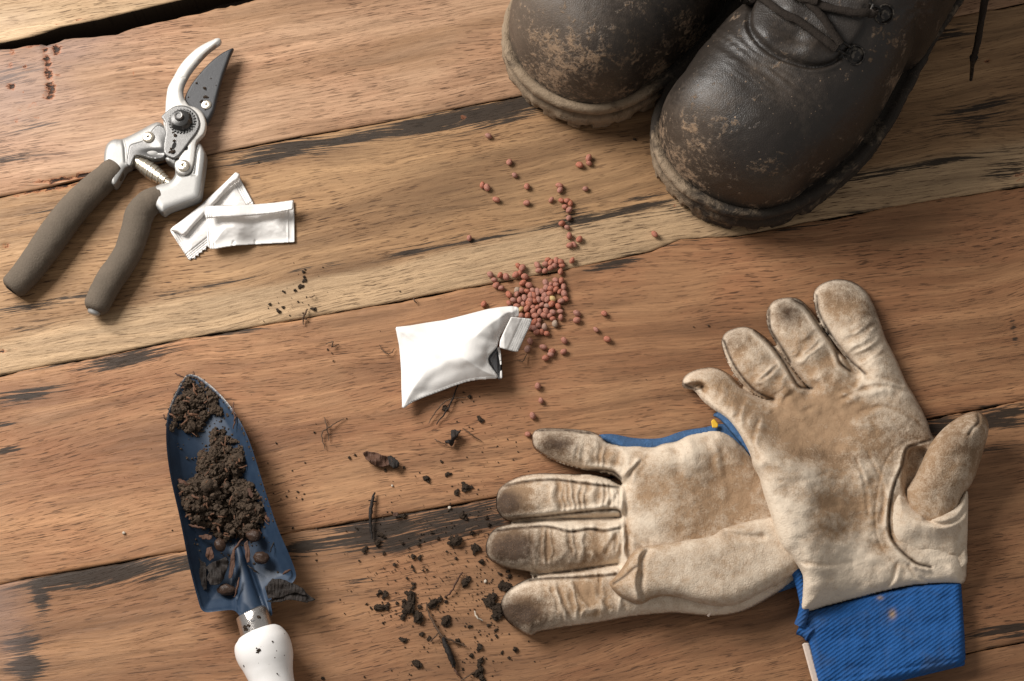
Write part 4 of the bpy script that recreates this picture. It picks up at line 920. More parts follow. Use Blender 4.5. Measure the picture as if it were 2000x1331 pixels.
# ================================================================== SECATEURS
def metal_mat(name, c, rough, metal, dirt_tone=0.3, c2=(0.20, 0.13, 0.08), bumpy=0.25):
    m = M(name); v = m.tc.outputs['Object']; n1 = m.noise(v, 90, 5, 0.6, 0.4); n2 = m.noise(v, 700, 4, 0.7); n3 = m.noise(v, 3000, 2)
    col = m.mix(n2, tuple(x * 0.86 for x in c), tuple(min(1, x * 1.08) for x in c))
    R, G, B, A = m.attr()
    f = m.math('ADD', m.math('MULTIPLY', m.math('SUBTRACT', n1, 0.5), 2.0), m.math('MULTIPLY', m.math('SUBTRACT', n2, 0.5), 1.2)); f = m.math('ADD', f, R)
    dm = m.rng(f, 1.05 - dirt_tone, 1.5 - dirt_tone)
    col = m.mix(m.math('MULTIPLY', dm, 0.8), col, c2)
    b = m.bump(m.math('ADD', n3, m.math('MULTIPLY', n2, 0.5)), bumpy, 0.0003)
    return m.out(col, m.math('ADD', rough, m.math('MULTIPLY', dm, 0.3)), m.math('MULTIPLY', metal, m.math('SUBTRACT', 1.0, dm)), b, 0.5)
MAL = metal_mat('cast_aluminium', (0.34, 0.33, 0.315), 0.50, 0.5, 0.14)
MHK = metal_mat('bare_hook_metal', (0.58, 0.555, 0.52), 0.45, 0.3, 0.30, (0.33, 0.22, 0.14))
MBL = metal_mat('coated_blade', (0.036, 0.036, 0.039), 0.45, 0.1, 0.2, (0.20, 0.15, 0.11))
MDK = metal_mat('dark_steel', (0.07, 0.068, 0.066), 0.30, 0.6, 0.2)
MGR = metal_mat('grey_steel', (0.17, 0.165, 0.16), 0.38, 0.5, 0.2)
MSC = metal_mat('nickel_screw', (0.78, 0.70, 0.58), 0.25, 0.9, 0.1)
MFOAM = M('foam_grip'); _v = MFOAM.tc.outputs['Object']
_n = MFOAM.noise(_v, 900, 4, 0.7); _n1 = MFOAM.noise(_v, 60, 4)
_c = MFOAM.mix(_n, (0.085, 0.067, 0.051), (0.145, 0.117, 0.090)); _c = MFOAM.mix(MFOAM.rng(_n1, 0.5, 0.8, 0, 0.5), _c, (0.18, 0.14, 0.105))
MFOAM = MFOAM.out(_c, 0.95, 0, MFOAM.bump(_n, 0.7, 0.0006), 0.15)
MBLACK = M('hole_shade_black').out((0.01, 0.009, 0.008), 0.9)  # black colour stands in for the shade inside openings
z2 = lambda L: Z(L, 150, 60, 3.3286)
z1 = lambda L: Z(L, 0, 40, 2.147)
sec = empty('secateurs', PV(345, 300), 'open garden secateurs with silver hook, dark blade and brown foam grips', 'secateurs')
# dark blade
bl = smooth_closed(z2([(1019, 117), (1000, 119), (940, 150), (870, 205), (800, 280), (745, 350), (708, 420), (705, 455), (730, 495), (780, 520), (800, 560), (815, 600), (838, 628), (868, 580), (896, 520), (912, 450), (930, 370), (955, 290), (990, 190), (1014, 135)]), 4)
def zbl(x, y, d): return -0.0009 * np.exp(-(seg_dist(x, y, z2([(1019, 117), (955, 290), (912, 450), (896, 520), (838, 628)]), False) / 3.0) ** 2)
bo = plate('cutting_blade', bl, 0.0105, 0.0078, 2.0, MBL, sec, 1.2, zbl)
def screw(c, r, zt, parent, h=0.0014, mat=None):
    q = P(c[0], c[1], zt); R_ = r * PXM; V = []; F = []; n = 28
    prof = [(1.0, 0), (1.0, .45), (.93, .75), (.8, .92), (.5, 1.0), (.32, 1.0)]
    for (a, b) in prof:
        for i in range(n):
            t = 2 * math.pi * i / n; V.append((q[0] + math.cos(t) * R_ * a, q[1] + math.sin(t) * R_ * a, zt + h * b))
    # cross recess
    k = len(prof)
    for i in range(n):
        t = 2 * math.pi * i / n; cr = max(abs(math.cos(2 * (t + 0.4))), 0) ** 2; V.append((q[0] + math.cos(t) * R_ * (0.12 + 0.40 * cr), q[1] + math.sin(t) * R_ * (0.12 + .40 * cr), zt + h * (0.96)))
    for i in range(n):
        t = 2 * math.pi * i / n; cr = max(abs(math.cos(2 * (t + 0.4))), 0) ** 2; V.append((q[0] + math.cos(t) * R_ * (0.09 + 0.30 * cr), q[1] + math.sin(t) * R_ * (0.09 + .30 * cr), zt + h * 0.15))
    V.append((q[0], q[1], zt + h * 0.1))
    for j in range(k + 1):
        for i in range(n): F.append((j * n + i, j * n + (i + 1) % n, (j + 1) * n + (i + 1) % n, (j + 1) * n + i))
    c_ = len(V) - 1
    for i in range(n): F.append(((k + 1) * n + i, (k + 1) * n + (i + 1) % n, c_))
    return mesh_from('screw', V, F, mat or MSC, parent, True, 40)
def dome(R_, H): return lambda x, y, d: H * np.sqrt(np.maximum(0, 1 - (1 - np.clip(d / R_, 0, 1)) ** 2))
cl = smooth_closed(z2([(470, 1062), (498, 1022), (540, 1000), (590, 985), (622, 965), (640, 930), (636, 885), (610, 862), (585, 850), (571, 828), (600, 812), (650, 812), (700, 770), (745, 738), (785, 735), (803, 734), (832, 785), (837, 830), (820, 960), (804, 1066), (780, 1096), (700, 1125), (597, 1163), (555, 1185), (500, 1130)]), 4)
def zc1(x, y, d):
    r = sdist(x, y, smooth_closed(z2([(640, 850), (636, 900), (660, 940), (700, 950), (750, 925), (772, 800), (790, 700), (700, 740)]), 4))
    g = np.exp(-(seg_dist(x, y, z2([(752, 935), (770, 935), (785, 800), (800, 740)]), False) / 3.0) ** 2)
    return 0.0022 * np.sqrt(1 - (1 - np.clip(d / 16, 0, 1)) ** 2) - 0.0030 * sst(-1, 3, r) - 0.0005 * g
ha = plate('handle', cl, 0.0110, 0.0035, 3.0, MAL, sec, 1.2, zc1)
cu = smooth_closed(z2([(176, 850), (181, 785), (200, 735), (240, 708), (300, 703), (400, 655), (520, 595), (575, 628), (580, 660), (560, 740), (560, 800), (500, 828), (420, 822), (375, 850), (345, 885), (318, 900), (288, 950), (240, 1010), (170, 930)]), 4)
def zc2(x, y, d):
    g = np.exp(-(seg_dist(x, y, z2([(298, 705), (312, 760), (318, 850)]), False) / 3.0) ** 2)
    return 0.0034 * np.sqrt(1 - (1 - np.clip(d / 20, 0, 1)) ** 2) * (x < 240) + 0.0014 * np.sqrt(1 - (1 - np.clip(d / 12, 0, 1)) ** 2) * (x >= 240) - 0.0009 * g
hb = plate('handle', cu, 0.0100, 0.0030, 3.0, MAL, sec, 1.2, lambda x, y, d: 0.0024 * np.sqrt(1 - (1 - np.clip(d / 16, 0, 1)) ** 2) - 0.0009 * np.exp(-(seg_dist(x, y, z2([(298, 705), (312, 760), (318, 850)]), False) / 3.0) ** 2))
br = smooth_closed(z2([(350, 741), (420, 718), (445, 700), (470, 668), (525, 612), (578, 636), (582, 700), (582, 790), (560, 828), (500, 835), (440, 820), (390, 812), (372, 832), (352, 880), (326, 874), (323, 855), (334, 780)]), 4)
plate('blade_tang', br, 0.0135, 0.0090, 2.5, MGR, sec, 1.2, lambda x, y, d: -0.0035 * sst(4, 22, d) * sst(770, 720, 60 * 0 + (y - 60) * 3.3286 * 0 + 0) if False else -0.0022 * tipblob(x, y, 302, 300, 22, 7) + 0.0012 * tipblob(x, y, 314, 285, 12, 16))
# hook with its long white tang
hk = smooth_closed(z2([(575, 522), (578, 470), (583, 420), (592, 370), (612, 330), (635, 290), (660, 245), (690, 203), (725, 165), (765, 128), (805, 100), (845, 78), (885, 60), (905, 51), (925, 50), (938, 62), (938, 76), (925, 92), (900, 110), (860, 140), (820, 180), (780, 225), (745, 270), (715, 320), (697, 360), (690, 395), (695, 430), (712, 465), (735, 490), (775, 502), (810, 528), (832, 565), (840, 610), (830, 665), (800, 700), (778, 730), (770, 800), (762, 860), (745, 905), (715, 930), (690, 936), (655, 922), (638, 890), (640, 855), (660, 830), (620, 790), (590, 720), (572, 640), (563, 600), (568, 570)]), 4)
def zhk(x, y, d):
    inner = seg_dist(x, y, z2([(938, 70), (900, 110), (820, 180), (745, 270), (697, 360), (690, 395), (700, 450)]), False)
    g = np.exp(-(seg_dist(x, y, z2([(633, 293), (660, 292), (700, 306)]), False) / 1.4) ** 2)
    return 0.0006 * np.sin(np.clip(d / 12, 0, 1) * 1.57) - 0.0010 * np.exp(-(inner / 5) ** 2) - 0.0004 * g
def phk(x, y, d):
    inner = seg_dist(x, y, z2([(900, 100), (860, 140), (820, 175), (745, 262), (705, 330)]), False)
    r = 0.85 * np.exp(-(inner / 6) ** 2) * (y < 160) + 0.6 * np.exp(-(seg_dist(x, y, z2([(633, 293), (660, 292), (700, 306)]), False) / 1.6) ** 2) + 0.3 * (y < 120)
    return np.stack([r, r * 0, r * 0, r * 0], 1)
plate('hook', hk, 0.0140, 0.0106, 2.2, MHK, sec, 1.2, zhk, phk)
# latch plate
lt = smooth_closed(z2([(551, 563), (560, 548), (590, 520), (620, 500), (655, 488), (700, 488), (745, 505), (780, 540), (798, 590), (795, 630), (775, 670), (740, 715), (700, 770), (665, 812), (640, 828), (610, 826), (580, 810), (566, 785), (566, 740), (574, 690), (578, 645), (572, 600)]), 4)
plate('latch_plate', lt, 0.0158, 0.0143, 1.6, MGR, sec, 1.1)
def gear(c, r, z0, z1, teeth, mat, name):
    q = P(c[0], c[1], z0); R_ = r * PXM; n = teeth * 4; V = []; F = []
    for z_ in (z0, z1):
        for i in range(n):
            t = 2 * math.pi * i / n; rr = R_ * (1.0 if i % 4 in (0, 1) else 0.86); V.append((q[0] + math.cos(t) * rr, q[1] + math.sin(t) * rr, z_))
    F.append(tuple(range(n))[::-1]); F.append(tuple(range(n, 2 * n)))
    for i in range(n): F.append((i, (i + 1) % n, n + (i + 1) % n, n + i))
    return mesh_from(name, V, F, mat, sec, False)
gc = z2([(685, 590)])[0]
g_ = gear(gc, 27.5, 0.0158, 0.0166, 26, MDK, 'adjusting_gear')
q = P(gc[0] - 2, gc[1] - 1, 0.0166)
def revol(name, c, prof, mat, parent, n=32, hexa=None):
    V = []; F = []
    for (r, z_) in prof:
        for i in range(n):
            t = 2 * math.pi * i / n; rr = r
            if hexa and hexa[0] <= z_ <= hexa[1]: rr = r * 0.93 / max(0.87, math.cos(((t + 0.3) % (math.pi / 3)) - math.pi / 6))
            V.append((c[0] + math.cos(t) * rr, c[1] + math.sin(t) * rr, z_))
    for j in range(len(prof) - 1):
        for i in range(n): F.append((j * n + i, j * n + (i + 1) % n, (j + 1) * n + (i + 1) % n, (j + 1) * n + i))
    F.append(tuple((len(prof) - 1) * n + i for i in range(n)))
    return mesh_from(name, V, F, mat, parent, True, 38)
nut = revol('pivot_nut', q, [(.0066, .0166), (.0066, .0174), (.0060, .0184), (.0058, .0192), (.0052, .0206), (.0036, .0212), (.0026, .0213)], MDK, sec, 48, (.0168, .0200))
revol('bolt', P(gc[0] - 6, gc[1] - 9, .0212), [(.0026, .0208), (.0026, .0228), (.0022, .0234), (.0016, .0233), (.0014, .0228)], MGR, nut, 24)
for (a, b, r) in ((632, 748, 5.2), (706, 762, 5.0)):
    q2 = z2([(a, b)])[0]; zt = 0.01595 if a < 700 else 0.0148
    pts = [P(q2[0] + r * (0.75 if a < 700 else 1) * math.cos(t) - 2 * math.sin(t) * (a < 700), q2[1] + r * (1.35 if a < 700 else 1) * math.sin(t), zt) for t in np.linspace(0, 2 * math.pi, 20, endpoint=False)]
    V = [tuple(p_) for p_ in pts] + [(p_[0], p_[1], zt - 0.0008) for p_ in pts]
    mesh_from('hole_shade_disc', V, [tuple(range(20))] + [(i, (i + 1) % 20, 20 + (i + 1) % 20, 20 + i) for i in range(20)], MBLACK, sec, False)  # black disc on the plate, painted as the shade of an opening
screw(z2([(468, 697)])[0], 12, 0.0132, sec, 0.0018); screw(z2([(693, 880)])[0], 12.5, 0.0146, sec, 0.0016); screw(z2([(843, 483)])[0], 10, 0.0105, sec, 0.0008)
# volute spring
a0, a1 = PV(*z2([(372, 838)])[0], 0.0085), PV(*z2([(610, 1000)])[0], 0.0085); parts = []
ax = (a1 - a0); Ls = ax.length; ax.normalize(); sy = Vector((0, 0, 1)); sx = ax.cross(sy).normalized()
prof = []; nst = 15
for k in range(nst):
    f0 = k / nst; rr = 0.0024 + 0.0026 * math.sin(math.pi * min(1, f0 * 1.12 + 0.02)) ** 0.8
    if k % 2: rr *= 0.95
    prof += [(f0 * Ls, rr * 0.93), (f0 * Ls + Ls / nst * 0.1, rr), (f0 * Ls + Ls / nst * 0.88, rr * 1.01), (f0 * Ls + Ls / nst * 0.97, rr * 0.92)]
V = []; F = []; n = 28
for (l, r) in prof:
    for i in range(n): t = 2 * math.pi * i / n; V.append(tuple(a0 + ax * (l + r * 0.12 * math.cos(t)) + sx * math.cos(t) * r + sy * math.sin(t) * r))
for j in range(len(prof) - 1):
    for i in range(n): F.append((j * n + i, j * n + (i + 1) % n, (j + 1) * n + (i + 1) % n, (j + 1) * n + i))
F += [tuple(range(n))[::-1], tuple((len(prof) - 1) * n + i for i in range(n))]
mesh_from('spring', V, F, MSC, sec, True, 35)
# foam grips
def grip(pts, rads, parent, zz0=0.0085):
    q, r = resample([PV(a, b, zz0) for a, b in pts], [x * PXM for x in rads], 60)
    r = [a * (1 - 0.35 * (1 - min(1, i / 2.0)) ** 2) * (1 - 0.30 * (1 - min(1, (len(r) - 1 - i) / 2.0)) ** 2) for i, a in enumerate(r)]
    q = [Vector((a.x, a.y, max(r_ * 0.92, 0.0066))) for a, r_ in zip(q, r)]
    return tube('grip', q, r, MFOAM, parent, 36, flat=0.92, nz=0.035), q, r
g1, q1, r1 = grip([(226, 326), (207, 345), (163, 387), (128, 428), (97, 472), (58, 524), (20, 565)], [26, 27, 30, 31.5, 31.5, 29, 26], hb)
g2, q2_, r2 = grip([(320, 382), (294, 393), (273, 416), (262, 455), (245, 500), (210, 552), (183, 606)], [24, 27, 28.5, 28, 27.5, 27.5, 25], ha)
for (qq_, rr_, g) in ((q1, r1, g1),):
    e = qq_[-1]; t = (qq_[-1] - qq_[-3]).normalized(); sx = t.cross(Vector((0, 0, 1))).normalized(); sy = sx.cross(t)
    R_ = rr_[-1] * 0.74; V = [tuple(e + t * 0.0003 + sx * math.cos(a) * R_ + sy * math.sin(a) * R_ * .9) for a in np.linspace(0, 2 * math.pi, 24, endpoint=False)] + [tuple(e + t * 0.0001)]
    mesh_from('grip_shade_disc', V, [(i, (i + 1) % 24, 24) for i in range(24)], MBLACK, g, False)  # black disc painted as the shade inside the hollow grip end
e = q2_[-1]; t = (q2_[-1] - q2_[-3]).normalized()
tube('handle_end', [e - t * .002, e + t * 0.0012, e + t * 0.0022], [0.0040, 0.0038, 0.0028], MAL, ha, 16, flat=0.8)

# ================================================================== TROWEL
tz = lambda L: Z(L, 280, 700, 2.109)
MBLUE = M('blue_enamel'); _v = MBLUE.tc.outputs['Object']; _n = MBLUE.noise(_v, 120, 5, 0.65); _s = MBLUE.rng(MBLUE.vor(_v, 420), 0.10, 0.05)
_c = MBLUE.mix(MBLUE.rng(_n, 0.35, 0.75), (0.010, 0.024, 0.050), (0.017, 0.036, 0.068)); _c = MBLUE.mix(MBLUE.math('MULTIPLY', _s, MBLUE.rng(_n, 0.5, 0.6, 0, 0.6)), _c, (0.20, 0.19, 0.18))
_c = MBLUE.mix(MBLUE.math('MULTIPLY', MBLUE.attr()[0], MBLUE.rng(MBLUE.noise(_v, 900, 3), 0.42, 0.6, 0.1, 1)), _c, (0.42, 0.38, 0.34))
MBLUE = MBLUE.out(_c, MBLUE.rng(_n, 0.3, 0.7, 0.50, 0.60), 0.0, MBLUE.bump(MBLUE.noise(_v, 300, 3), 0.08, 0.0004), 0.5)
MFER = metal_mat('steel_ferrule', (0.62, 0.58, 0.55), 0.22, 0.95, 0.15)
MWH = M('white_lacquer'); _v = MWH.tc.outputs['Object']; _n = MWH.noise(_v, 130, 5, 0.7, 0.5)
_c = MWH.mix(MWH.rng(_n, 0.4, 0.8), (0.83, 0.805, 0.785), (0.77, 0.74, 0.71)); _s = MWH.math('MULTIPLY', MWH.rng(MWH.vor(_v, 300), 0.13, 0.08), MWH.rng(MWH.noise(_v, 60, 2), 0.50, 0.58))
MWH = MWH.out(MWH.mix(_s, _c, (0.10, 0.07, 0.05)), 0.35, 0, MWH.bump(_n, 0.05, 0.0004), 0.5)
tr = empty('garden_trowel', PV(450, 1000), 'blue steel hand trowel with white handle, its blade loaded with dark soil', 'trowel')
to = smooth_closed(tz([(185, 68), (205, 68), (238, 82), (300, 132), (360, 200), (412, 285), (450, 380), (500, 540), (550, 690), (602, 812), (628, 885), (622, 915), (600, 935), (560, 955), (530, 985), (526, 1020), (528, 1062), (470, 1080), (408, 1080), (392, 1056), (368, 1038), (310, 1042), (262, 1047), (240, 1036), (226, 1000), (190, 860), (150, 660), (110, 480), (94, 340), (100, 230), (130, 150), (165, 85)]), 5)
p = Pil(to, 2.0); x, y, d = p.x, p.y, p.d
axp = K([[368, 732], [420, 900], [466, 1075], [492, 1200]], float)
dax = seg_dist(x, y, axp, False)
wloc = dax + d
trough = 0.0155 * np.clip(dax / np.maximum(wloc, 1), 0, 1) ** 1.9 * sst(735, 900, y) * (1 - 0.6 * sst(1060, 1200, y)) + 0.003 * np.clip(1 - d / 24, 0, 1)
zsock = 0.0
rs = np.interp(y, [1040, 1080, 1200], [0, 9, 27]); hs = np.interp(y, [1045, 1085, 1200], [0, 0.0042, 0.0135])
sock = hs * np.sqrt(np.clip(1 - (dax / np.maximum(rs, .1)) ** 2, 0, 1)) * (y > 1045)
fillet = hs * 0.35 * np.exp(-(np.clip(dax - rs, 0, 99) / 6) ** 2)
z = 0.0026 + trough + np.maximum(sock, fillet) + 0.004 * sst(1120, 1200, y)
z += 0.0007 * np.exp(-((d - 2.5) / 2.5) ** 2)
wear = np.exp(-(d / 3.0) ** 2) * sst(840, 780, y)
p.build('blade', z, z - 0.0016, MBLUE, tr, np.stack([wear, wear * 0, wear * 0, wear * 0], 1), angle=60)
TRO = (K(to), axp)
def trz(px, py):
    """height of the trowel's surface at photograph pixel"""
    px = np.atleast_1d(px).astype(float); py = np.atleast_1d(py).astype(float)
    dd = seg_dist(px, py, to) * inside(px, py, to); da = seg_dist(px, py, axp, False)
    return 0.0026 + 0.0155 * np.clip(da / np.maximum(da + dd, 1), 0, 1) ** 1.9 * sst(735, 900, py) * (1 - 0.6 * sst(1060, 1200, py))
HZ = 0.0185
def hp(px, py, z_=HZ): return PV(px, py, z_)
tube('ferrule', [hp(491, 1197), hp(492, 1199), hp(497, 1214), hp(503, 1236), hp(508, 1250)], [0.0080, 0.0088, 0.0090, 0.0092, .0092], MFER, tr, 48)
_p = [(503, 1236), (506, 1244), (510, 1256), (515, 1270), (521, 1288), (526, 1308), (532, 1331), (540, 1362), (550, 1410), (562, 1480), (574, 1540), (580, 1575), (583, 1590)]
_r = [.0108, .0132, .0147, .0151, .0144, .0128, .0115, .0112, .0128, .0138, .0125, .0095, .0030]
q, r = resample([hp(*a) for a in _p], _r, 90); tube('handle', q, r, MWH, tr, 56); HQ, HR = q, r

# ================================================================== SOIL
def soil_mat():
    m = M('potting_soil'); v = m.tc.outputs['Object']; gi = m.n.new('ShaderNodeObjectInfo')
    n1 = m.noise(v, 260, 4, 0.7, 0.5); n2 = m.noise(v, 1500, 3, 0.7)
    c = m.mix(n1, (0.012, 0.008, 0.006), (0.13, 0.088, 0.058)); c = m.mix(m.rng(n2, 0.56, 0.75, 0, 0.75), c, (0.17, 0.115, 0.075))
    c = m.mix(m.rng(m.noise(v, 420, 2), 0.66, 0.72, 0, 0.7), c, (0.24, 0.10, 0.045))
    return m.out(c, 0.92, 0, m.bump(m.math('ADD', n1, n2), 1.0, 0.0010), 0.25)
MSOIL = soil_mat()
def bark_mat(name, a, b, rough=0.7):
    m = M(name); v = m.tc.outputs['Object']; n = m.noise(v, 350, 5, 0.7, 1.5); n2 = m.noise(v, 60, 3)
    return m.out(m.mix(n2, m.mix(n, a, b), a), rough, 0, m.bump(n, 0.9, 0.0007), 0.35)
MBARK = bark_mat('dark_bark', (0.007, 0.005, 0.004), (0.038, 0.023, 0.016)); MRB = bark_mat('reddish_bark', (0.045, 0.020, 0.012), (0.20, 0.095, 0.055)); MNUT = bark_mat('brown_shell', (0.025, 0.013, 0.008), (0.12, 0.062, 0.036), 0.42)
MTW = bark_mat('root_fibre', (0.06, 0.034, 0.02), (0.19, 0.11, 0.06)); MPALE = bark_mat('pale_chip', (0.45, 0.38, 0.30), (0.65, 0.58, 0.5))
_ib = {}
def ico(sub):
    if sub in _ib: return _ib[sub]
    bm = bmesh.new(); bmesh.ops.create_icosphere(bm, subdivisions=sub, radius=1.0); bm.verts.ensure_lookup_table()
    V = K([v.co[:] for v in bm.verts]); F = [tuple(v.index for v in f.verts) for f in bm.faces]; bm.free(); _ib[sub] = (V, F); return V, F
def lump(seed, sub=2, rough=0.4, sq=(1, 1, .75)):
    V, F = ico(sub); o = Vector((seed * 13.7, seed * 7.1, seed * 3.3)); W = []
    for v in V:
        p_ = Vector(v); r = 1 + rough * (mnoise.noise(p_ * 1.4 + o) + 0.6 * mnoise.noise(p_ * 3.1 + o)); W.append(p_ * r)
    return K([tuple(a) for a in W]) * K(sq), F
LUMPS = [lump(i, 2 if i < 10 else 1, 0.75, (1, .85, .8)) for i in range(16)]
def clod(rng, r, n):
    """cluster of granules, base near z=0"""
    parts = []
    for i in range(n):
        V, F = LUMPS[rng.randrange(10)]; rr = r * (0.62 if i == 0 else rng.uniform(.18, .46)); a = rng.uniform(0, 6.28); dd = 0 if i == 0 else r * rng.uniform(.35, .9)
        A = Matrix.Rotation(rng.uniform(0, 6.28), 3, 'Z'); W = (V * rr) @ K(A) + K([math.cos(a) * dd, math.sin(a) * dd * 0.8, max(rr * 0.5, r * (0.5 * (1 - dd / r / 1.1) + rng.uniform(-.1, .3) * (i > 0)))])
        parts.append((W, F))
    Vs = []; Fs = []
    for V, F in parts: o = sum(len(a) for a in Vs); Vs.append(V); Fs += [tuple(i + o for i in f) for f in F]
    return np.vstack(Vs), Fs
rg = random.Random(5)
# soil lying on the trowel (chips and fibres follow it): one mass of thousands of granules
patchA = smooth_closed([(362, 738), (385, 738), (408, 752), (428, 775), (436, 800), (430, 812), (408, 815), (395, 838), (388, 852), (372, 850), (350, 836), (334, 846), (326, 835), (328, 805), (338, 778), (350, 755)], 4)
patchB = smooth_closed([(414, 842), (432, 838), (452, 856), (470, 865), (478, 895), (476, 925), (466, 935), (492, 945), (506, 965), (516, 985), (520, 1005), (508, 1030), (492, 1048), (465, 1058), (440, 1062), (415, 1042), (392, 1028), (368, 1022), (358, 1000), (352, 972), (350, 945), (368, 938), (384, 925), (383, 905), (392, 880), (408, 870)], 4)
Vs = []; Fs = []; off = 0
def put(px, py, r, z0, sub=None):
    global off
    V, F = LUMPS[rg.randrange(10) if r > 0.0011 else 10 + rg.randrange(6)]; A = Matrix.Rotation(rg.uniform(0, 6.28), 3, 'Z') @ Matrix.Rotation(rg.uniform(0, 6.28), 3, 'X')
    W = (V * r) @ K(A) + P(px, py, z0); Vs.append(W); Fs.extend([tuple(i + off for i in f) for f in F]); off += len(V)
def fill(poly, n, hmax, rmax):
    x0, y0 = poly.min(0); x1, y1 = poly.max(0); k = 0
    px = K([rg.uniform(x0, x1) for _ in range(n * 3)]); py = K([rg.uniform(y0, y1) for _ in range(n * 3)])
    ins = inside(px, py, poly); px = px[ins][:n]; py = py[ins][:n]; s_ = seg_dist(px, py, poly); tz_ = trz(px, py)
    clump = fbm(px / 11, py / 11, 44, 3)
    for a, b, s1_, t_, c_ in zip(px, py, s_, tz_, clump):
        if c_ < 0.40 and s1_ < 22 and rg.random() < .85: continue
        h = hmax * (1 - math.exp(-s1_ / 14)) * (0.0 + 1.6 * c_); r = rg.choice([0.0004, 0.0005, 0.0006, 0.0008, 0.001, 0.0012, 0.0016, 0.0021 if c_ > .55 else .0009]) * rmax
        if s1_ < 4 and r > .0013: r *= .6
        put(a, b, r, t_ + h * rg.uniform(0.55, 1.0) + r * .3)
        if h > .004 and rg.random() < .5: put(a, b, r * 1.3, t_ + h * .4)
fill(patchA, 1300, 0.0052, 0.9); fill(patchB, 3200, 0.0100, 1.0)
# stray granules round the patches and along the rim of the blade
for _ in range(420):
    t = rg.random(); a = rg.gauss(405 + t * 70, 38); b = rg.uniform(750, 1120)
    if sdist([a], [b], to)[0] > 3: put(a, b, rg.choice([.0003, .0004, .0006, .0008]), float(trz(a, b)[0]) + .0003)
for _ in range(120):
    i = rg.randrange(0, 40); a, b = to[i]; put(a + rg.uniform(-4, 1), b + rg.uniform(0, 6), rg.uniform(.0003, .0008), float(trz(a, b + 4)[0]) + .0025)
for a, b, r in ((446, 812, 5), (470, 840, 4), (471, 825, 3), (402, 820, 4), (333, 878, 3), (365, 895, 3), (478, 872, 2), (484, 1154, 4), (430, 822, 3), (397, 843, 3), (441, 842, 3)):
    for k in range(4): put(a + rg.uniform(-r, r) * .6, b + rg.uniform(-r, r) * .6, r * PXM * rg.uniform(.35, .7), float(trz(a, b)[0]) + .0008)
tag(mesh_from('potting_soil', np.vstack(Vs), Fs, MSOIL, None, False), 'dark crumbly potting soil heaped in two patches on the blue trowel blade', 'soil', kind='stuff')

hp_ = []; ho = 0
for _ in range(120):
    pl = patchB if rg.random() < .72 else patchA; a = rg.uniform(*[pl[:, 0].min(), pl[:, 0].max()][:2]); b = rg.uniform(pl[:, 1].min(), pl[:, 1].max())
    if sdist([a], [b], pl)[0] < 1: continue
    zt_ = float(trz(a, b)[0]) + (.0095 if pl is patchB else .005) * (1 - math.exp(-float(seg_dist([a], [b], pl)[0]) / 14)) + .0008
    L_ = rg.uniform(.0015, .0055); an = rg.uniform(0, 6.28); dv = Vector((math.cos(an), math.sin(an), rg.uniform(-.3, .3))) * L_; c0 = PV(a, b, zt_)
    mid_ = c0 + dv * .5 + Vector((rg.uniform(-1, 1), rg.uniform(-1, 1), 1)) * L_ * .15
    hp_.append(tube('', [c0, mid_, c0 + dv], [rg.uniform(.00015, .0006)] * 3, n=5, flat=.5, raw=True))
V, F = joinraw(hp_); tag(mesh_from('bark_fibre', V, F, bark_mat('fibre_bits', (0.05, 0.022, 0.012), (0.30, 0.14, 0.07)), None, False), 'reddish bark fibres mixed all through the soil on the trowel', 'bark fibre', kind='stuff')
def chip_mesh(outl, thick, curl, seed, z0):
    """flake of bark: outline in px, returns object mesh data in world coordinates"""
    o_ = smooth_closed(outl, 2); lin = np.vstack([np.array(outl, float), np.array(outl, float)[:1]]); jj = []
    for i_ in range(len(outl)):
        for f_ in (0, .25, .5, .75):
            pt_ = lin[i_] * (1 - f_) + lin[i_ + 1] * f_; jj.append(pt_ + np.array([rg.uniform(-1.1, 1.1), rg.uniform(-1.1, 1.1)]) * (f_ > 0))
    p = Pil(np.array(jj), 0.9); zt = z0 + thick + curl * (vn(p.x / 12, p.y / 12, seed) - .3) + 0.0006 * (vn(p.x / 2.4, p.y / 9, seed + 2) - .5)
    return p, zt
def bark(outl, z0, thick, curl, seed, mat, label, cat='bark chip', group=None, name='bark_chip', und=0.0015):
    p, zt = chip_mesh(outl, thick, curl, seed, z0); o = p.build(name, zt, np.maximum(zt - und, 0.0002), mat); return tag(o, label, cat, group)
bark([(371, 1098), (376, 1108), (386, 1086), (392, 1095), (402, 1100), (404, 1152), (397, 1153), (387, 1150), (384, 1125), (376, 1115)], 0.010, 0.0015, .002, 3, MBARK, 'flat ragged bark flake at the left edge of the trowel blade', group='bark on the trowel')
bark([(517, 1147), (532, 1130), (552, 1132), (578, 1142), (592, 1150), (601, 1164), (575, 1158), (545, 1168), (524, 1170)], 0.0185, 0.0018, .002, 5, MBARK, 'large dark bark flake at the lower right shoulder of the trowel', group='bark on the trowel')
bark([(521, 1174), (560, 1162), (590, 1148), (600, 1160), (617, 1172), (600, 1178), (570, 1172), (530, 1178)], 0.0165, 0.0022, .002, 6, MBARK, 'pointed black bark sliver jutting out past the trowel blade', group='bark on the trowel')
bark([(402, 1108), (415, 1098), (440, 1088), (448, 1098), (444, 1110), (438, 1130), (428, 1142), (412, 1143), (404, 1130), (408, 1118)], 0.009, 0.0045, .004, 8, MBARK, 'chunky blackish bark lump left of the trowel ridge', group='bark on the trowel')
bark([(446, 1128), (454, 1085), (460, 1070), (459, 1100), (453, 1128), (448, 1131)], 0.0105, 0.003, .001, 9, MRB, 'brown bark sliver leaning against the trowel ridge', group='bark on the trowel')
bark([(477, 1062), (484, 1055), (489, 1085), (488, 1098), (482, 1099), (479, 1080)], 0.010, 0.003, .001, 10, MRB, 'narrow brown bark sliver right of the trowel ridge', group='bark on the trowel')
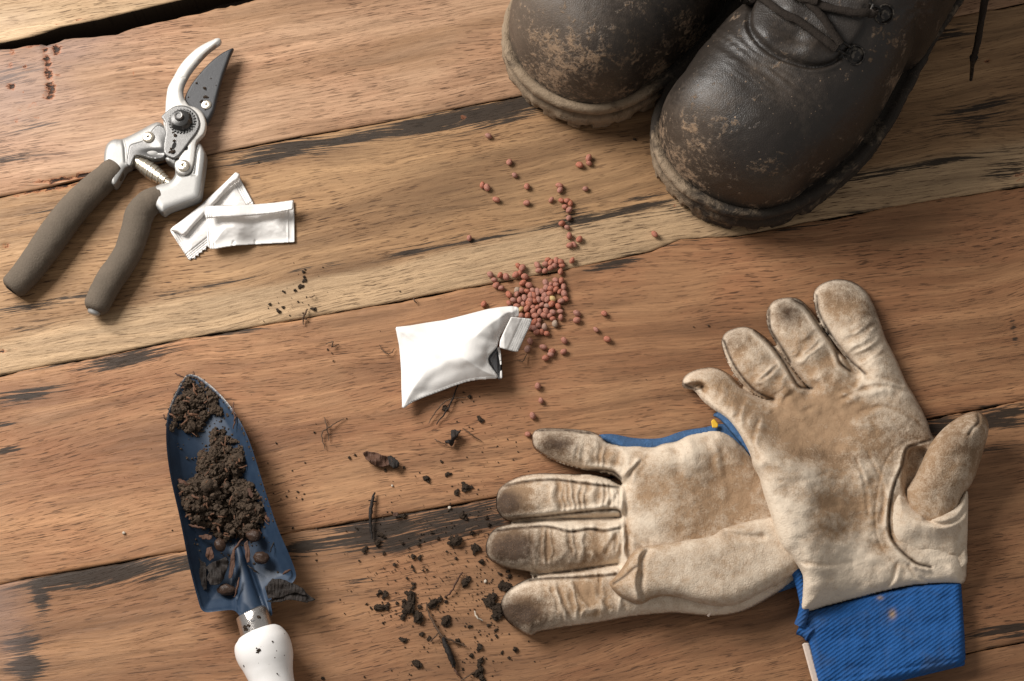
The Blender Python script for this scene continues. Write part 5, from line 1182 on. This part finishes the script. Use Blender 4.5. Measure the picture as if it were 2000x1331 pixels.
bark([(387, 1046), (405, 1044), (416, 1048), (412, 1054), (395, 1054)], 0.0095, 0.003, .001, 12, MRB, 'small brown chip below the soil at the blade\'s left', group='bark on the trowel')
bark([(403, 1072), (414, 1068), (418, 1090), (410, 1096), (402, 1088)], 0.0085, 0.003, .002, 14, MRB, 'reddish chip left of the shiny brown nut on the trowel', group='bark on the trowel')
bark([(483, 955), (488, 952), (495, 966), (492, 973), (486, 968)], 0.0165, 0.003, .001, 15, MRB, 'orange-brown chip standing in the soil near the right rim of the trowel', group='bark on the trowel')
bark([(510, 968), (517, 966), (522, 982), (516, 985)], 0.015, 0.002, .001, 16, MBARK, 'grey flake at the right rim of the trowel beside the soil', group='bark on the trowel')
for a, b in (((361, 988), (358, 1008)), ((486, 1040), (534, 1022)), ((395, 1036), (430, 1052))):
    pass
def nut(px, py, rx, ry, ang, z0, label, group='nuts in the soil on the trowel', cap=True):
    V, F = ico(3); W = []
    for v in V:
        u = v.copy(); tip = 1 + 0.28 * max(0, u[0]) ** 6; rr = 1 + 0.22 * mnoise.noise(Vector(u * 1.6) + Vector((px, 0, 0))) + 0.03 * math.sin(8 * math.atan2(u[1], u[2]))
        W.append((u[0] * rx * tip * rr, u[1] * ry * rr, u[2] * ry * rr))
    W = K(W) * PXM @ K(Matrix.Rotation(math.radians(ang), 3, 'Z')) + P(px, py, z0)
    o = mesh_from('nut', W, F, MNUT); return tag(o, label, 'nut', group)
nut(430, 1064, 12, 11, 60, .0125, 'shiny brown nut just below the soil on the trowel')
nut(510, 1090, 14, 12, 10, .0125, 'dull brown nut at the right of the trowel ridge')
nut(441, 1152, 16, 11, 5, .0105, 'pale brown nut nearest the white handle')
nut(406, 948, 13, 12, 120, .0150, 'soil-coated grey nut in the left side of the heap'); bpy.data.objects['nut.003'].data.materials[0] = MSOIL
nut(497, 1047, 13, 12, 200, .0135, 'brown nut at the heap\'s lower right edge')
nut(464, 895, 12, 11, 200, .0125, 'round crumb-coated nut in the upper heap'); bpy.data.objects['nut.005'].data.materials[0] = MSOIL

# twigs and root fibres
def twig(pts, r, label, mat=None, group=None, name='twig', cat='twig', z0=0.0008, arch=0.0012, zf=None):
    q = smooth_open(pts, 5); n = len(q); W = []
    for i, (a, b) in enumerate(q):
        zz_ = (zf if zf else z0) + r * PXM + arch * math.sin(math.pi * i / (n - 1)) ** 2; W.append(PV(a + 0.6 * math.sin(i * 1.7), b + 0.6 * math.cos(i * 2.1), zz_))
    rr = [max(0.12e-3, r * PXM * (0.45 + 0.55 * math.sin(math.pi * min(0.93, (i + 1.2) / (n + 1))))) for i in range(n)]
    return tag(tube(name, W, rr, mat or MTW, None, 8, nz=0.5), label, cat, group)
zb_ = lambda L: Z(L, 600, 700, 2.1095)
GT = 'twigs and root fibres on the table'
twig(zb_([(278, 552), (270, 580), (262, 620), (260, 660), (262, 700), (268, 745)]), 3.4, 'thick dark twig standing across the seam left of the crumbs', MBARK, GT)
twig(zb_([(252, 585), (285, 592)]), 1.4, 'tiny side twig crossing the thick dark twig', MBARK, GT)
twig(zb_([(153, 248), (120, 265), (90, 285), (62, 305), (62, 335), (75, 375)]), 1.3, 'bent hair-thin fibre left of the torn packet', None, GT)
twig(zb_([(70, 242), (80, 280), (90, 340)]), 1.2, 'straight hair-thin fibre crossing the bent one', None, GT)
twig(zb_([(500, 268), (520, 235), (550, 195), (580, 172), (620, 163), (655, 163)]), 1.3, 'thin curved fibre under the lower edge of the torn packet', None, GT)
twig(zb_([(622, 105), (600, 165), (575, 215), (532, 272)]), 1.5, 'straight dark fibre running out from under the torn packet', MBARK, GT)
twig(zb_([(640, 288), (665, 305), (690, 325), (720, 342)]), 1.1, 'fine fibre right of the black root piece', None, GT)
twig(zb_([(523, 332), (545, 345), (580, 358)]), 1.0, 'fine fibre left of the black root piece', None, GT)
twig(zb_([(640, 880), (615, 920), (595, 960), (570, 985)]), 1.8, 'short reddish root among the crumbs above the long root', MRB, GT)
twig(zb_([(490, 1005), (500, 1050), (530, 1105), (555, 1145), (600, 1165), (658, 1188)]), 2.2, 'long forked tan root in the spilled soil', MTW, GT)
twig(zb_([(505, 1166), (530, 1145), (545, 1125)]), 1.4, 'short tan root side shoot beside the long forked root', MTW, GT)
twig(zb_([(560, 1150), (575, 1195), (595, 1240), (604, 1272)]), 5.5, 'thick black piece of bark hanging from the long root', MBARK, GT)
twig(zb_([(604, 1268), (615, 1295), (640, 1322)]), 1.8, 'reddish root tail at the bottom edge of the picture', MRB, GT)
twig(zb_([(625, 1335), (660, 1312), (690, 1295)]), 1.3, 'thin tan root near the bottom edge beside the crumbs', MTW, GT)
twig(zb_([(688, 1040), (700, 1068), (725, 1082)]), 1.6, 'small pale hooked fibre left of the lowest glove finger', MPALE, GT)
twig(z4([(2, 938), (20, 965), (45, 975), (68, 950)]), 1.1, 'curved fibre left of the torn packet\'s lower corner', None, GT)
twig(z4([(610, 975), (595, 1005), (572, 1000)]), 1.0, 'tiny curled fibre under the packet flap', None, GT)
twig(z4([(140, 742), (155, 768)]), 1.3, 'tiny fibre on the seam above the torn packet', None, GT)
twig(z3([(1166, 1178), (1150, 1215), (1130, 1255), (1135, 1305)]), 2.0, 'small tan root at the seam above the trowel', None, GT)
twig(z3([(1140, 1262), (1162, 1265)]), 1.4, 'short stub beside the small tan root', None, GT)
twig(z3([(1180, 1082), (1205, 1085), (1225, 1065)]), 1.0, 'fine curled hair by the crumbs beneath the sachets', None, GT)
twig([(636, 672), (650, 668), (648, 678), (662, 672)], 1.3, 'squiggly fibre on the plank between sachets and torn packet', None, GT)
twig(tz([(130, 62), (150, 72), (178, 84)]), 1.6, 'thin brown twig at the trowel tip', MRB, GT, z0=.004)
twig(tz([(372, 180), (370, 215), (378, 250), (370, 290)]), 1.8, 'brown twig on the upper right rim of the trowel', MRB, GT, z0=.0125)
twig(tz([(385, 235), (372, 262)]), 1.5, 'short brown twig crossing another on the trowel rim', MRB, GT, z0=.013)
twig(tz([(82, 232), (92, 255)]), 1.3, 'tiny twig poking past the left rim of the trowel', MRB, GT, z0=.006)
twig(tz([(548, 742), (530, 775), (522, 800)]), 1.3, 'fine dark twig on the bare right side of the trowel', MBARK, GT, z0=.0125)
twig(tz([(428, 852), (450, 868), (478, 888)]), 1.3, 'fine dark twig right of the trowel ridge', MBARK, GT, z0=.009)
twig(tz([(575, 888), (605, 872)]), 2.4, 'stubby twig at the right shoulder of the trowel', MRB, GT, z0=.0155)
twig(tz([(395, 902), (388, 940), (375, 985)]), 2.0, 'brown twig on the ridge beside the pale brown nut', MRB, GT, z0=.0135)
twig(tz([(355, 878), (365, 830), (375, 790), (410, 742)]), 2.8, 'long brown twig leaning from the heap toward the ridge', MRB, GT, z0=.011)
twig(tz([(168, 610), (165, 640), (180, 670)]), 2.0, 'curved brown twig at the left edge of the heap', MRB, GT, z0=.014)
twig(tz([(180, 685), (220, 695), (255, 700)]), 2.2, 'brown twig along the lower left edge of the heap', MRB, GT, z0=.014)
twig(tz([(500, 645), (515, 665), (532, 680)]), 3.4, 'reddish stub at the lower right edge of the heap', MRB, GT, z0=.014)
twig(tz([(143, 500), (165, 515), (190, 528)]), 4.2, 'orange-brown stub at the upper left of the heap', MRB, GT, z0=.014)
twig(tz([(112, 365), (120, 390)]), 2.2, 'orange-brown fleck at the left rim of the bare blade', MRB, GT, z0=.010)
# larger pieces on the table
bark(zb_([(228, 388), (245, 382), (280, 388), (320, 402), (345, 412), (352, 425), (335, 442), (305, 447), (270, 438), (240, 415)]), 0.0004, 0.0030, .003, 21, MRB, 'oval reddish bark scale lying left of the black root piece', group=None, und=.003)
bark(zb_([(330, 400), (352, 405), (368, 418), (382, 432), (372, 450), (355, 456), (340, 440)]), 0.0006, 0.0034, .002, 22, MBARK, 'blackish crumbly bark at the end of the oval scale', und=.0035)
bark(zb_([(592, 296), (606, 292), (622, 300), (636, 292), (628, 305), (612, 330), (604, 352), (594, 362), (584, 352), (566, 346), (574, 338), (592, 334)]), 0.0004, 0.0040, .004, 23, MBARK, 'black forked root piece on the plank below the torn packet', 'root piece', und=.004, name='root_piece')
bark(zb_([(648, 708), (690, 690), (708, 684), (704, 694), (680, 703), (652, 715)]), 0.0012, 0.0016, .001, 24, MTW, 'tan wood splinter lying by the fingertips of the glove', 'splinter', name='splinter', und=.0014)
bark(zb_([(350, 640), (360, 634), (376, 636), (378, 645), (364, 654), (352, 650)]), 0.0004, 0.0022, .001, 25, MRB, 'flat grey-brown flake on the plank seam', und=.002)
for (a, b, r, lb) in zb_([(587, 617, 6), (735, 920, 6), (350, 525, 4)]) and [(878, 992, 3.2, 'white grit speck on the dark seam'), (948, 1136, 3.2, 'pale grit speck left of the lowest glove finger'), (766, 949, 2.2, 'tiny cream grit speck below the bark scale'), (242, 1041, 3.0, 'pale grit speck on the bare plank left of the trowel')]:
    V, F = lump(int(a), 2, .4); tag(mesh_from('grit_speck', V * r * PXM + P(a, b, r * PXM * .6), F, MPALE), lb, 'grit')

# soil crumbs spilled on the table: each one an object
CL = []
for i in range(9):
    V, F = clod(rg, 1.0, [3, 5, 7, 9, 11, 14, 18, 22, 26][i]); me = bpy.data.meshes.new('soil_crumb'); me.from_pydata(V.tolist(), [], F); me.materials.append(MSOIL); CL.append(me)
CR = [(669, 160, 13), (712, 254, 16), (644, 142, 6), (568, 208, 17), (681, 290, 5), (174, 411, 9), (197, 400, 7), (322, 462, 8), (399, 451, 8), (553, 427, 8), (492, 496, 19), (580, 478, 14), (655, 535, 20), (678, 532, 10), (615, 553, 16), (645, 520, 12), (398, 650, 14), (349, 635, 6), (640, 650, 18), (655, 662, 10), (738, 657, 10), (747, 686, 11), (680, 722, 14), (512, 717, 9), (463, 747, 6), (538, 742, 11), (459, 768, 10), (392, 762, 8), (613, 755, 32), (695, 783, 20), (688, 800, 12), (718, 840, 16), (575, 797, 7), (236, 789, 14), (305, 728, 18), (288, 762, 20), (316, 803, 9), (360, 852, 10), (419, 782, 6), (438, 818, 14), (462, 823, 12), (432, 860, 9), (442, 876, 7), (478, 875, 7), (492, 872, 7), (411, 907, 8), (438, 930, 10), (437, 945, 9), (650, 925, 22), (664, 905, 12), (322, 976, 16), (300, 965, 13), (290, 975, 8), (262, 1030, 8), (285, 1026, 14), (300, 1028, 20), (328, 1024, 16), (370, 1010, 8), (413, 970, 14), (430, 990, 26), (400, 1002, 14), (420, 1030, 30), (395, 1065, 16), (458, 1068, 26), (463, 1025, 12), (520, 1010, 26), (548, 995, 14), (571, 985, 8), (572, 1003, 10), (571, 1082, 27), (472, 1138, 13), (503, 1155, 12), (620, 1165, 16), (395, 1162, 15), (312, 1092, 7), (214, 835, 6), (650, 1105, 5), (670, 1105, 10), (746, 1102, 9), (454, 1260, 20), (440, 1252, 10), (711, 1192, 17), (676, 1226, 12), (716, 1245, 18), (708, 1268, 16), (716, 1285, 20), (700, 1300, 20), (718, 1318, 18), (857, 1200, 15), (802, 1213, 8), (831, 1235, 8), (777, 1120, 10), (780, 1145, 8), (793, 890, 11), (828, 880, 10), (833, 900, 12), (700, 972, 5), (718, 965, 5), (65, 1318, 9), (236, 1313, 6), (203, 700, 8), (160, 712, 4), (108, 12, 5), (756, 1010, 30), (788, 1035, 30), (780, 1062, 22), (765, 985, 20), (815, 942, 24), (738, 1005, 16), (730, 995, 10), (800, 925, 12), (613, 825, 8), (612, 1010, 5), (520, 900, 4), (560, 1045, 5), (600, 780, 5), (480, 1190, 5), (540, 1270, 5), (590, 600, 5), (700, 560, 4), (640, 1280, 7), (760, 1160, 5), (690, 1150, 5), (350, 880, 4), (250, 900, 3), (180, 960, 4)]
C2 = [(1135, 880, 20), (1140, 922, 16), (1144, 950, 24), (1112, 997, 26), (1066, 1030, 18), (972, 1040, 15), (984, 1050, 10), (861, 1143, 18), (849, 1176, 6), (932, 1133, 6), (930, 1200, 24), (970, 1168, 16), (1088, 1122, 12), (1126, 1130, 6), (1175, 1148, 8), (1215, 1182, 22), (1232, 1192, 10), (812, 1280, 6), (1148, 862, 10), (1000, 1010, 4)]
CF = [(640, 683, 2.5), (1240, 273, 4), (1355, 639, 2), (1384, 637, 2.5), (648, 690, 2), (540, 866, 2.5), (614, 845, 3), (560, 970, 3), (582, 961, 3), (590, 975, 2.5), (594, 965, 2), (572, 1032, 3), (618, 1095, 2.5), (716, 1180, 3), (505, 318, 2)]
allc = [(a, b, r, 0) for a, b, r in zb_(CR)] + [(a, b, r, 1) for a, b, r in z3(C2)] + [(a, b, r, 2) for a, b, r in CF]
scl = {0: 2.1095, 1: 4.16, 2: 1.0}
def crumb_label(a, b, r, k):
    if k == 1: return ('dark round soil crumb' if r > 3.4 else 'tiny soil crumb') + (' in the upper row of the scatter below the white sachets' if b < 572 else ' in the lower row of the scatter below the white sachets'), 'soil crumbs below the sachets'
    if k == 2: return 'tiny stray soil crumb lying alone on bare wood', 'stray soil crumbs'
    sz = 'large lumpy soil clod' if r > 10 else ('soil crumb' if r > 4.5 else 'tiny soil crumb')
    if a > 930 and b > 1100 and b < 1220: w_ = 'against the lowest fingertip of the glove'
    elif a > 930 and b < 1110: w_ = 'close to the two middle glove fingertips'
    elif b < 840: w_ = 'just below the torn packet'
    elif b < 930: w_ = 'near the oval reddish bark scale'
    elif b < 1040 and a > 860: w_ = 'on the dark seam left of the glove'
    elif b < 1060 and a < 770: w_ = 'by the thick dark twig on the seam'
    elif b < 1120: w_ = 'in the sparse upper part of the spill'
    elif a < 765: w_ = 'at the left edge of the spill by the trowel'
    elif b < 1225: w_ = 'in the dense middle of the spill above the long root'
    elif a > 900: w_ = 'low in the picture, right of the long root'
    else: w_ = 'low in the picture, left of the long root'
    return sz + ' ' + w_, 'soil crumbs spilled between trowel and glove'
for (a, b, r, k) in allc:
    R_ = r / scl[k] * PXM * 0.95
    if R_ < 0.0010: me = CL[rg.choice([0, 1, 1, 2])]
    elif R_ < 0.0025: me = CL[rg.choice([2, 3, 4])]
    else: me = CL[rg.choice([5, 6, 7, 8])]
    o = bpy.data.objects.new('soil_crumb', me); COL.objects.link(o); o.location = PV(a, b, 0.0); o.scale = (R_ * rg.uniform(.9, 1.2), R_ * rg.uniform(.75, 1.05), R_ * rg.uniform(.7, 1.0)); o.rotation_euler = (0, 0, rg.uniform(0, 6.28))
    lb_, gr_ = crumb_label(a, b, r / scl[k], k); tag(o, lb_, 'soil crumb', gr_)
# fine dust and grains between the crumbs
Vs = []; Fs = []; off = 0
for cx_, cy_, sx_, sy_, n_ in ((930, 1050, 60, 55, 330), (880, 1160, 90, 60, 420), (965, 1170, 30, 40, 200), (800, 1160, 60, 60, 200), (800, 1000, 60, 30, 90), (900, 1280, 60, 40, 160), (960, 880, 60, 60, 60), (590, 590, 30, 30, 50), (560, 960, 40, 40, 30), (450, 960, 150, 150, 60), (620, 1100, 90, 60, 50), (1000, 1000, 500, 300, 70)):
    for _ in range(int(n_ * .7)):
        a, b = rg.gauss(cx_, sx_), rg.gauss(cy_, sy_); put(a, b, rg.choice([.00014, .00018, .00022, .0003, .0005]) , .0001)
tag(mesh_from('soil_dust', np.vstack(Vs), Fs, MSOIL, None, False), 'fine brown soil dust and grains strewn between the crumbs on the wood', 'soil', kind='stuff')
# soil flecks on handle and on the secateurs
def fleck(px, py, r, surf, label, group):
    me = CL[rg.choice([3, 4, 5])]; o = bpy.data.objects.new('soil_fleck', me); COL.objects.link(o); R_ = r * PXM; o.location = PV(px, py, surf); o.scale = (R_, R_ * .8, R_ * .5); o.rotation_euler = (0, 0, rg.uniform(0, 6.28)); return tag(o, label, 'soil fleck', group)
def handle_z(px, py):
    best = None
    for c, rr in zip(HQ, HR):
        cx, cy = toPX(K(c)); dd = math.hypot(cx - px, cy - py)
        if best is None or dd < best[0]: best = (dd, c, rr)
    return best[1].z + math.sqrt(max(0.02, 1 - (best[0] * PXM / best[2]) ** 2)) * best[2] - 0.0003
for a, b, rr in tz([(565, 1128, 9), (532, 1168, 6), (475, 1203, 12), (472, 1212, 8), (422, 1262, 16), (440, 1280, 7), (415, 1250, 8), (552, 1300, 4), (430, 1240, 5)]): fleck(a, b, rr / 2.109, handle_z(a, b), 'soil fleck stuck to the white trowel handle', 'soil flecks on the white handle')
for a, b, rr in tz([(475, 1068, 13), (440, 1102, 18), (420, 1110, 12), (430, 1118, 10), (455, 1098, 12)]): fleck(a, b, rr / 2.109, HZ + .0078, 'soil fleck stuck to the metal collar of the trowel', 'soil flecks on the trowel collar')
for a, b, rr in z2([(778, 342, 11), (872, 312, 6), (832, 375, 15), (838, 432, 18), (812, 460, 14), (725, 434, 7), (905, 357, 5), (843, 482, 12), (835, 515, 7), (800, 275, 4)]): fleck(a, b, rr / 3.3286, .0106, 'soil fleck on the dark blade of the secateurs', 'soil flecks on the secateur blade')
for a, b, rr in z2([(620, 790, 22), (640, 682, 16), (632, 716, 12), (612, 770, 12), (662, 834, 6), (625, 662, 8)]): fleck(a, b, rr / 3.3286, .0160, 'soil fleck on the grey pivot plate of the secateurs', 'soil flecks on the pivot plate')

# ================================================================== SEEDS
def seed_mat(name, a, b):
    m = M(name); v = m.tc.outputs['Object']; oi = m.n.new('ShaderNodeObjectInfo'); n = m.noise(v, 1.6, 4, .7, .5)
    c = m.mix(n, a, b); c = m.mix(m.rng(oi.outputs['Random'], 0, 1, 0, 0.85), c, (0.36, 0.18, 0.14)); c = m.mix(m.rng(m.noise(v, 4.0, 2), .58, .75, 0, .5), c, (0.42, 0.28, 0.22))
    return m.out(c, 0.42, 0, m.bump(m.noise(v, 7, 3), .35, 0.03), 0.45)
MS1 = seed_mat('radish_seed_skin', (0.30, 0.070, 0.035), (0.52, 0.19, 0.11)); MS2 = seed_mat('yellow_seed_skin', (0.55, 0.38, 0.12), (0.72, 0.55, 0.25)); MS3 = seed_mat('grey_seed_skin', (0.26, 0.17, 0.11), (0.48, 0.38, 0.30))
SM = []
for mt in (MS1, MS1, MS1, MS2, MS3):
    k = len(SM); V, F = ico(3); W = []
    for v in V:
        u = Vector(v); r_ = 1 + 0.10 * mnoise.noise(u * 1.1 + Vector((k * 5.1, 0, 0))) - 0.07 * math.exp(-((u.x - .75) ** 2 + u.y ** 2) / .12); W.append((u.x * 1.14 * r_, u.y * 0.92 * r_, u.z * 0.88 * r_))
    me = bpy.data.meshes.new('radish_seed'); me.from_pydata(W, [], F); me.polygons.foreach_set('use_smooth', [True] * len(me.polygons)); me.materials.append(mt); SM.append(me)
SC = [(453, 76), (538, 184), (561, 238), (427, 279), (446, 288), (611, 284), (484, 338), (610, 352), (373, 497), (828, 195), (866, 167), (868, 189), (853, 294), (745, 280), (748, 298), (711, 340), (753, 342), (779, 344), (790, 353), (767, 368), (785, 381), (784, 414), (756, 437), (778, 453), (786, 488), (827, 502), (789, 527), (806, 524), (1138, 481), (797, 590), (433, 770)]
SP = [(697, 586), (654, 609), (688, 605), (710, 598), (732, 590), (751, 597), (755, 611), (724, 611), (709, 620), (660, 631), (685, 633), (750, 636), (575, 612), (592, 620), (582, 640), (565, 648), (603, 657), (460, 648), (500, 650), (525, 657), (476, 670), (484, 692), (505, 703), (594, 682), (620, 692), (588, 714), (612, 717), (636, 714), (536, 730), (570, 727), (556, 753), (537, 766), (582, 754), (601, 745), (626, 734), (650, 732), (655, 716), (674, 718), (688, 682), (690, 704), (709, 688), (729, 671), (753, 673), (730, 690), (709, 706), (729, 710), (747, 718), (763, 699), (765, 727), (771, 748), (752, 757), (705, 727), (684, 733), (695, 750), (716, 748, 3), (678, 750), (659, 751), (640, 757), (625, 755), (596, 771), (570, 778), (610, 789), (637, 782), (655, 783), (673, 773), (694, 778, 4), (713, 769), (740, 779), (664, 804), (690, 800), (717, 803), (748, 800), (637, 799), (614, 817), (585, 792, 3), (588, 818), (645, 818), (681, 816), (706, 818), (719, 831), (751, 825), (660, 838), (641, 845), (727, 851, 4), (658, 856), (641, 869), (684, 865, 4), (652, 885), (672, 885), (692, 891), (627, 866), (571, 712, 4), (640, 735), (620, 770)]
SL = [(624, 923), (613, 955, 4), (678, 947), (765, 920), (762, 966), (714, 964), (709, 978), (688, 992), (818, 808), (817, 836), (930, 808), (896, 875), (942, 914), (656, 1109), (669, 1168), (635, 1231), (615, 1307)]
OWN = {(1138, 481): 'lone reddish seed on the pale band just left of the boot toe', (373, 497): 'lone reddish seed farthest left above the pile', (453, 76): 'topmost lone seed just below the farther boot', (538, 184): 'lone seed a little below the topmost one', (561, 238): 'second lone seed below the topmost one', (427, 279): 'rounder seed of the touching pair far left of the column', (446, 288): 'flatter seed of the touching pair far left of the column', (611, 284): 'lone seed midway between the touching pair and the column', (484, 338): 'lone seed below the touching pair', (610, 352): 'lone seed left of the column, level with its cluster', (828, 195): 'left seed of the trio between the boots', (866, 167): 'top seed of the trio between the boots', (868, 189): 'right seed of the trio between the boots', (853, 294): 'lone seed below the trio between the boots', (711, 340): 'seed just left of the five-seed cluster', (797, 590): 'lone seed at the right end of the row on the plank seam', (433, 770): 'lone seed just above the left part of the torn packet',
       (818, 808): 'upper seed of the pair right of the pile', (817, 836): 'lower seed of the pair right of the pile', (930, 808): 'upper right lone seed beyond the pair', (896, 875): 'lone seed between the pair and the rightmost one', (942, 914): 'lowest lone seed on the right, toward the gloves', (656, 1109): 'first of four seeds strung down toward the gloves', (669, 1168): 'second of four seeds strung down toward the gloves', (635, 1231): 'third of four seeds strung down toward the gloves', (615, 1307): 'last of four seeds, almost touching the glove little finger', (765, 920): 'upper of two seeds right of the packet flap', (762, 966): 'lower of two seeds right of the packet flap', (624, 923): 'rosy seed right beside the corner of the packet flap', (678, 947): 'seed above the touching pair under the flap', (688, 992): 'seed below the touching pair under the flap', (714, 964): 'upper seed of the touching pair right of the flap', (709, 978): 'lower seed of the touching pair right of the flap'}
SG = [(SC, 'reddish radish seed scattered on the bare wood above the pile', 'radish seeds scattered above the pile'), (SP, 'reddish radish seed in the pile at the mouth of the torn packet', 'radish seeds piled at the packet mouth'), (SL, 'reddish radish seed scattered on the wood below or right of the pile', 'radish seeds scattered below and right of the pile')]
for L_, lb, gr in SG:
    for e in L_:
        k = e[2] if len(e) > 2 else rg.randrange(3); a, b = z4([(e[0], e[1])])[0]; R_ = rg.uniform(0.00160, 0.00205)
        o = bpy.data.objects.new('radish_seed', SM[k]); COL.objects.link(o); o.location = PV(a, b, R_ * 0.88); o.scale = (R_ * rg.uniform(.95, 1.12), R_ * rg.uniform(.85, 1.05), R_); o.rotation_euler = (rg.uniform(-.5, .5), rg.uniform(-.5, .5), rg.uniform(0, 6.28))
        k0 = (e[0], e[1]); own = OWN.get(k0)
        if own is None and L_ is SP: lb = 'reddish radish seed ' + ('in the loose row above the plank seam' if e[1] < 645 and e[0] > 620 else 'at the thin left fringe of the pile' if e[0] < 560 or e[1] < 670 else 'at the bottom of the pile beside the packet flap' if e[1] > 820 else 'in the dense pile at the torn packet mouth')
        if own is None and L_ is SC: lb = 'reddish radish seed in the straggling column above the pile'
        if own: o['label'] = own; o['category'] = 'seed'; o['group'] = gr; continue
        l2 = lb if k < 3 else (lb.replace('reddish', 'pale yellow') if k == 3 else lb.replace('reddish', 'greyish')); g2_ = gr if k < 3 else (gr.replace('radish', 'yellow radish') if k == 3 else gr.replace('radish', 'greyish radish'))
        tag(o, l2, 'seed', g2_)
